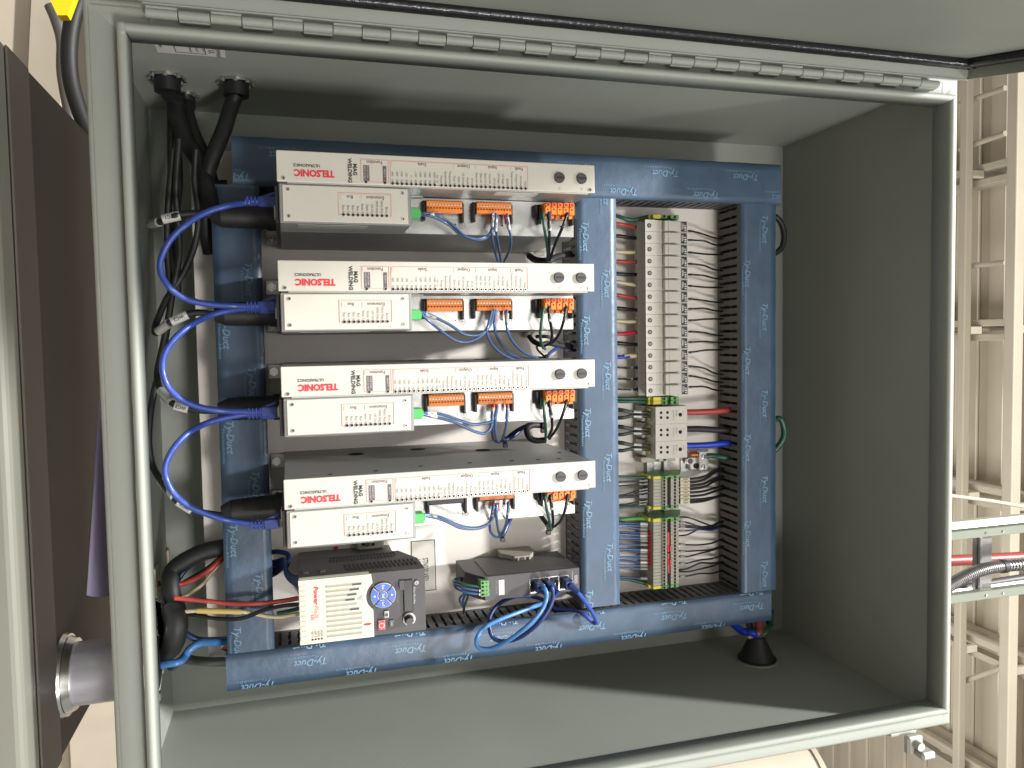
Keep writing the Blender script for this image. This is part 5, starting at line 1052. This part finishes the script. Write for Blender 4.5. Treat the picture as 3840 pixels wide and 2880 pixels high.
# white conduit bushing at the bottom wall
pc = WZ(560, 2540, ZB); pc = Vector((0.392, 1.045, ZB))
t_ = thing('conduit_bushing', 'white plastic bushing ring around the conduit mouth in the bottom wall', 'bushing', pc)
b = MB(); b.cyl(pc + Vector((0, 0, .0005)), pc + Vector((0, 0, .012)), .040, 32, WHITE, .037); b.cyl(pc + Vector((0, 0, .0121)), pc + Vector((0, 0, .0124)), .033, 32, DARK); b.obj('ring', WHITE, t_)
for k in range(6):
    a_ = k * math.pi / 3; q_ = pc + Vector((math.cos(a_) * .041, math.sin(a_) * .041, .006)); b = MB(); b.box(q_ - Vector((.006, .006, .005)), q_ + Vector((.006, .006, .008)), .002); b.obj('lug', STEEL, t_)
tube_ = thing('conduit_nipple', 'thick galvanised conduit between the enclosure and the cabinet under it', 'conduit', (0.392, 1.045, -0.28))
b = MB(); b.cyl((0.392, 1.045, -0.258), (0.392, 1.045, -0.1786), .0375, 40); b.obj('pipe', PIPE, tube_)
b = MB(); b.cyl((0.392, 1.045, -0.2697), (0.392, 1.045, -0.264), .0500, 36, None, .048); b.cyl((0.392, 1.045, -0.2638), (0.392, 1.045, -0.256), .0455, 36, None, .042); b.obj('locknut', STEEL, tube_)

# grommet in the right wall with the mains wires
gc = WX(2838, 2475, XR - .0)
t_ = thing('wall_grommet', 'black cone grommet in the right wall where the mains wires enter', 'grommet', gc)
b = MB(); b.cyl(gc + Vector((-.0003, 0, 0)), gc + Vector((-.0025, 0, 0)), .0350, 32); b.obj('washer', PAINT, t_)
b = MB(); b.cyl(gc + Vector((-.0026, 0, 0)), gc + Vector((-.005, 0, 0)), .0315, 32, RUBBER); b.cyl(gc + Vector((-.0051, 0, 0)), gc + Vector((-.040, 0, 0)), .0290, 28, RUBBER, .013); b.obj('cone', RUBBER, t_)
gt = gc + Vector((-.036, 0, 0))
for (m_, nm, e, mid) in ((REDW, 'red', (2836, 2290, .02), (2845, 2360, -.01)), (BLUEB, 'blue', (2730, 2320, .02), (2780, 2365, -.01)), (GREENW, 'green', (2890, 2290, -.02), (2885, 2345, -.03)), (GALVD, 'grey', (2800, 2290, -.02), (2815, 2360, -.02))):
    o = MB().tube([gt, gt + Vector((-.012, -.002, (W(*mid).z - gt.z) * .4)), W(*mid), W(*e)], .0062, 12, 6).obj('mains_wire', m_, None, label='fat %s mains wire rising out of the cone grommet into the right duct' % nm, cat='wire')
    if nm == 'blue': a_ = MB(); q_ = gt.lerp(W(*mid), .35); a_.cyl(gt + Vector((-.003, 0, -.004)), gt.lerp(W(*mid), .55), .0068, 12); a_.obj('tan_sleeve', BOARD, o)
# green and black loops beyond the top duct
wire('loose_loop', 'green wire loop standing out above the top duct', 'wire', [(2890, 1580, .02), (2925, 1570, .03), (2940, 1610, .03), (2935, 1650, .03), (2895, 1700, .02)], .0048, GREENW, None, n=12)
wire('loose_loop', 'black wire loop standing out above the top duct near the hinge side', 'wire', [(2890, 800, -.02), (2925, 830, -.02), (2940, 880, -.02), (2930, 930, -.02), (2890, 960, -.02)], .0048, RUBBER, None, n=12)

# ================================================================== AROUND THE ENCLOSURE
# cabinet underneath
ZC = -0.270
cab_ = thing('lower_cabinet', 'brown grey steel cabinet standing directly under the open enclosure', 'cabinet', (0.1, 1.2, -1.5))
fr = WZ(75, 1700, ZC).y
cl0 = -0.316; cl1 = 0.480
b = MB(); b.box((cl0, fr + .02, ZC - .003), (cl1, 1.95, ZC), .001); b.obj('top_sheet', CABM, cab_)
b = MB(); b.box((cl0, fr + .012, -1.45), (cl1, 1.95, ZC - .0034), .002); b.obj('carcass', CABM, cab_)
b = MB(); b.box((cl0, fr + .0125, ZC + .0002), (cl1, fr + .085, ZC + .003), .002); b.obj('front_strip', CABS, cab_)
b = MB(); b.box((cl0 - .002, fr - .035, -1.44), (cl1 + .002, fr + .0120, ZC + .0026), .010, None, 4); b.obj('front_edge', CABF, cab_)
# backdrop structures low down
MB().box((-14, -8, -1.50), (14, 14, -1.452)).obj('floor', FLOORM, None, kind='structure')
wl = thing('cream_partition', 'cream sheet partition with dark vertical joints behind the cabinet', 'partition', (1.2, 2.6, -1.45))
for i in range(7):
    MB().box((-0.6, 2.6, -1.45 + i * .26), (3.0, 2.63, -1.45 + i * .26 + (.235 if i % 2 else .19)), .004).obj('panel', BOARD, wl)
b = MB(); b.box((-0.6, 2.631, -1.45), (3.0, 2.66, 0.28)); b.obj('backing', BEAMM, wl)
gd = thing('machine_guard', 'pale curved machine guard beyond the left end of the cabinet', 'machine guard', (-1.0, 1.7, -0.6))
def at(x, y, Y): return ray(x, y) * Y
b = MB(); b.poly([at(-160, -150, 1.7), at(185, -120, 1.7), at(212, 40, 1.7), at(234, 330, 1.7), at(225, 412, 1.7), at(0, 155, 1.7), at(-160, 0, 1.7)], (0, .03, 0)); b.obj('guard_sheet', BOARD, gd)
b = MB(); b.poly([at(120, -60, 1.68), at(190, -60, 1.68), at(212, 40, 1.68), at(232, 330, 1.68), at(222, 400, 1.68), at(105, 270, 1.68)], (0, .01, 0)); b.obj('guard_lip', BEAMM, gd)
b = MB(); b.poly([at(238, 260, 1.75), at(262, 430, 1.75), at(274, 465, 1.75), at(266, 380, 1.75)], (0, .03, 0)); b.obj('guard_tip', BOARD, gd)
b = MB(); b.poly([at(160, -60, 1.3), at(295, -60, 1.3), at(252, 57, 1.3), at(215, 57, 1.3)], (0, .02, 0)); b.obj('yellow_panel', YTAG, None, label='bright yellow panel glimpsed at the upper left between black hoses', cat='panel')
MB().tube([at(345, -90, 1.35), at(290, 20, 1.35), at(262, 150, 1.35), at(265, 290, 1.35), at(300, 420, 1.35), at(350, 540, 1.35)], .0120, 14, 6).obj('black_hose', RUBBER, None, label='fat black hose bending down behind the lower left corner of the enclosure', cat='hose')
MB().tube([at(190, 20, 1.6), at(215, 80, 1.6), at(236, 160, 1.6), at(238, 280, 1.6), at(270, 460, 1.6)], .011, 12, 6).obj('black_hose', GALVD, None, label='thinner dark hose beside the fat one, nearer the pale guard', cat='hose')
pp = [at(372, 1380, 1.5), at(340, 1750, 1.45), at(321, 2190, 1.42), at(404, 2228, 1.42), at(430, 2228, 1.42), at(430, 1380, 1.5)]
b = MB(); rows = []
for i in range(7):
    t = i / 6; l_ = at(378 - 55 * t, 1380 + 852 * t, 1.04); rr_ = at(450, 1380 + 842 * t, 1.10); row = []
    for j in range(7):
        s_ = j / 6; q_ = l_.lerp(rr_, s_); q_ = q_ + Vector((0, -.012 * math.sin(s_ * math.pi), 0)); row.append(b.bm.verts.new(q_))
    rows.append(row)
for r0, r1 in zip(rows, rows[1:]):
    for j in range(6): f = b.bm.faces.new((r0[j], r0[j + 1], r1[j + 1], r1[j])); f.smooth = True
o = b.obj('lilac_sheet', PURP, None, label='rolled lilac sheet hanging behind the bottom edge of the enclosure', cat='sheet'); sm = o.modifiers.new('t', 'SOLIDIFY'); sm.thickness = .002

# ceiling of the hall
ZD = 5.6
MB().box((-9, 1.0, ZD + .12), (12, 14, ZD + .16)).obj('roof', DECKM, None, kind='structure')
b = MB(); Y = 2.5
k = 0
while Y < 13:
    b.box((-8.5, Y, ZD + .085), (11, Y + .17, ZD + .118), .014); Y += .26
b.obj('roof_deck_rib', DECKM, None, kind='stuff', label='cream corrugated roof deck ribs')
MB().box((-9, 14.0, -1.45), (12, 14.2, ZD + .2)).obj('wall', DECKM, None, kind='structure')
def jline(y): return ray(3720, y)
jr = [ray(3720, y) * (ZD / ray(3720, y).z) for y in (675, 1238, 1840, 2400, 2870)]
jt = thing('roof_joist', 'cream twin angle roof joist over the hall, first from the door side', 'joist', (jr[0].x, 6, ZD), 'cream roof joists')
b = MB()
b.box((jr[0].x - .085, 2.6, ZD - .26), (jr[0].x - .030, 13.9, ZD - .16), .006); b.box((jr[0].x + .030, 2.6, ZD - .26), (jr[0].x + .085, 13.9, ZD - .16), .006); b.obj('bottom_chord', JOISTM, jt)
b = MB(); b.box((jr[0].x - .06, 2.6, ZD - .04), (jr[0].x + .06, 13.9, ZD + .028), .006); b.obj('top_chord', JOISTM, jt)
b = MB()
Y = 2.7
while Y < 13.2:
    b.cyl((jr[0].x, Y, ZD - .2), (jr[0].x, Y + .45, ZD - .02), .016, 8); b.cyl((jr[0].x, Y + .45, ZD - .02), (jr[0].x, Y + .9, ZD - .2), .016, 8); Y += .9
b.obj('web_bar', JOISTM, jt)
for i in range(1, 5): dup(jt, (jr[i].x - jr[0].x, 0, 0), 'cream twin angle roof joist over the hall, %s from the door side' % ORD[min(i, 3)] if i < 4 else 'cream twin angle roof joist over the hall, last at the right wall side')
for i, (x, r_, lb) in enumerate(((3612, .034, 'nearer'), (3797, .044, 'farther'))):
    q_ = ray(x, 1500); q_ = q_ * ((ZD - .42) / q_.z)
    t_ = thing('roof_beam', 'cream round beam crossing under the joists, %s' % ('closer to the enclosure edge' if i == 0 else 'higher up'), 'beam', (0, q_.y, ZD - .42))
    b = MB(); b.box((-8, q_.y - r_, ZD - .42 - r_), (11, q_.y + r_, ZD - .42 + r_), .008, None, 2); b.obj('girder', JOISTM, t_)
    b = MB()
    for j in range(5): b.box((jr[j].x - .03, q_.y - .02, ZD - .42 + r_ + .001), (jr[j].x + .03, q_.y + .02, ZD - .261), .004)
    b.obj('hanger', JOISTM, t_)
    b = MB(); b.box((-8, q_.y - .20, ZD - .1), (11, q_.y - .15, ZD + .02), .01); b.obj('shadow_strip', BEAMM, t_)  # brown strip stands in for the shadow line beside the beam
# light bridging rods
for i, (ya, yb) in enumerate(((390, 330), (560, 500), (1000, 985), (2120, 2190), (2560, 2500))):
    a_ = ray(3600, ya); a_ = a_ * ((ZD - .3) / a_.z); c_ = ray(3770, yb); c_ = c_ * ((ZD - .3) / c_.z)
    MB().tube([a_, c_], .022, 8).obj('bridging_rod', JOISTM, None, label='thin cream bridging rod under the roof deck, %s from the door side' % ['first', 'second', 'third', 'fourth', 'fifth'][i], cat='rod', group='bridging rods')

# strut ladder above the enclosure, with conduits
YS = 1.30
lad = thing('strut_ladder', 'grey green strut ladder rising behind the top of the enclosure with a galvanised rung', 'strut frame', (0.45, YS, .9))
def V_(x, y, Y=YS): return ray(x, y) * Y
for (ya, yb, w_) in ((2012, 1998, 32), (2250, 2232, 36)):
    a_, c_ = V_(3560, ya), V_(3860, yb); b = MB(); b.box((a_.x - .009, YS - .001, a_.z - .05), (a_.x + .009, YS + .018, 1.75), .001); rl = b.obj('rail', STRUTM, lad)
    for x in (3697, 3760):
        s = MB(); q_ = V_(x, ya - 8, YS - .001); s.cyl(Vector((a_.x, YS - .0012, q_.z)), Vector((a_.x, YS - .003, q_.z)), .0022, 10); s.obj('screw', STEEL, rl)
a_, c_ = V_(3690, 2030), V_(3748, 2225)
b = MB(); b.box((a_.x - .004, YS + .019, a_.z), (c_.x + .006, YS + .03, c_.z), .0015); b.box((a_.x - .004, YS + .012, a_.z + .004), (c_.x + .006, YS + .0188, a_.z + .009)); b.obj('rung', GALVD, lad)
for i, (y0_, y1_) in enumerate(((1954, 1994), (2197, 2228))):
    q0, q1 = V_(3700, y0_, YS + .05), V_(3700, y1_, YS + .05); t_ = thing('glow_strip', 'glowing white strip behind the %s rail of the strut ladder' % ['upper', 'lower'][i], 'light fixture', (q0.x, YS + .05, 1.2))
    b = MB(); b.box((q0.x, YS + .05, .97), (q1.x, YS + .06, 1.9), .002); b.obj('glow_face', GLOW, t_)  # glow added by emission for the bright band along the rail
    b = MB(); b.box((q0.x - .001, YS + .061, .97), (q1.x + .001, YS + .08, 1.9), .002); b.obj('housing', FUSEG, t_)  # plain backing behind the added glow
MB().tube([V_(3540, 2103, 1.42), V_(3700, 2096, 1.42), V_(3880, 2086, 1.42)], .0125, 14, 4).obj('red_pipe', REDPIPE, None, label='red painted pipe crossing behind the strut ladder', cat='pipe')
fp = [V_(3545, 2205, 1.27), V_(3590, 2178, 1.27), V_(3650, 2148, 1.27), V_(3710, 2130, 1.27), V_(3780, 2121, 1.27), V_(3900, 2112, 1.27)]
fo = MB(); fo.tube(fp, .0112, 16, 8); fo = fo.obj('flexible_conduit', GALVD, None, label='ribbed galvanised flexible conduit arching in front of the strut rung', cat='conduit')
b = MB(); n_ = 46
def cat(P, t):
    i = min(int(t), len(P) - 2); f = t - i; p0 = P[i - 1] if i else P[0] * 2 - P[1]; p1, p2 = P[i], P[i + 1]; p3 = P[i + 2] if i + 2 < len(P) else P[-1] * 2 - P[-2]
    return 0.5 * ((2 * p1) + (-p0 + p2) * f + (2 * p0 - 5 * p1 + 4 * p2 - p3) * f * f + (-p0 + 3 * p1 - 3 * p2 + p3) * f ** 3)
for i in range(n_):
    q0 = cat(fp, 5 * i / n_ + .001); q1 = cat(fp, 5 * (i + .55) / n_); b.cyl(q0, q1, .0128, 16)
b = b.obj('conduit_rib', GALVD, fo); b['kind'] = 'stuff'
MB().cyl(V_(3752, 2124, 1.27) + Vector((0, 0, 0)), V_(3768, 2122, 1.27), .0145, 18).obj('conduit_strap', RUBBER, None, label='black strap round the flexible conduit', cat='strap')
MB().tube([V_(3560, 2215, 1.36), V_(3700, 2188, 1.36), V_(3880, 2160, 1.36)], .0085, 12, 4).obj('dark_conduit', DGREY, None, label='dark conduit running below the ribbed flexible one', cat='conduit')
MB().tube([V_(3560, 1858, 1.9), V_(3700, 1876, 1.9), V_(3880, 1906, 1.9)], .0060, 10, 4).obj('overhead_cable', BEAMM, None, label='brown cable sloping above the upper rail of the strut ladder', cat='cable')
# big pale drum beyond the right side
q_ = ray(2850, 2870) * 2.4
t_ = thing('pale_duct_drum', 'large pale round duct end behind the lower right edge of the enclosure', 'round duct', q_)
a0_, a1_ = ray(2560, 3000) * 2.4, ray(2985, 2970) * 2.4; r_ = .22
b = MB(); b.cyl(Vector((q_.x + .12, 2.4, a0_.z - .3)), Vector((q_.x + .12, 2.4, a1_.z - .01)), r_, 40); b.obj('shell', BOARD, t_)
b = MB(); b.cyl(Vector((q_.x + .12, 2.4, a1_.z - .0099)), Vector((q_.x + .12, 2.4, a1_.z + .01)), r_ + .008, 40); b.obj('flange', BEAMM, t_)
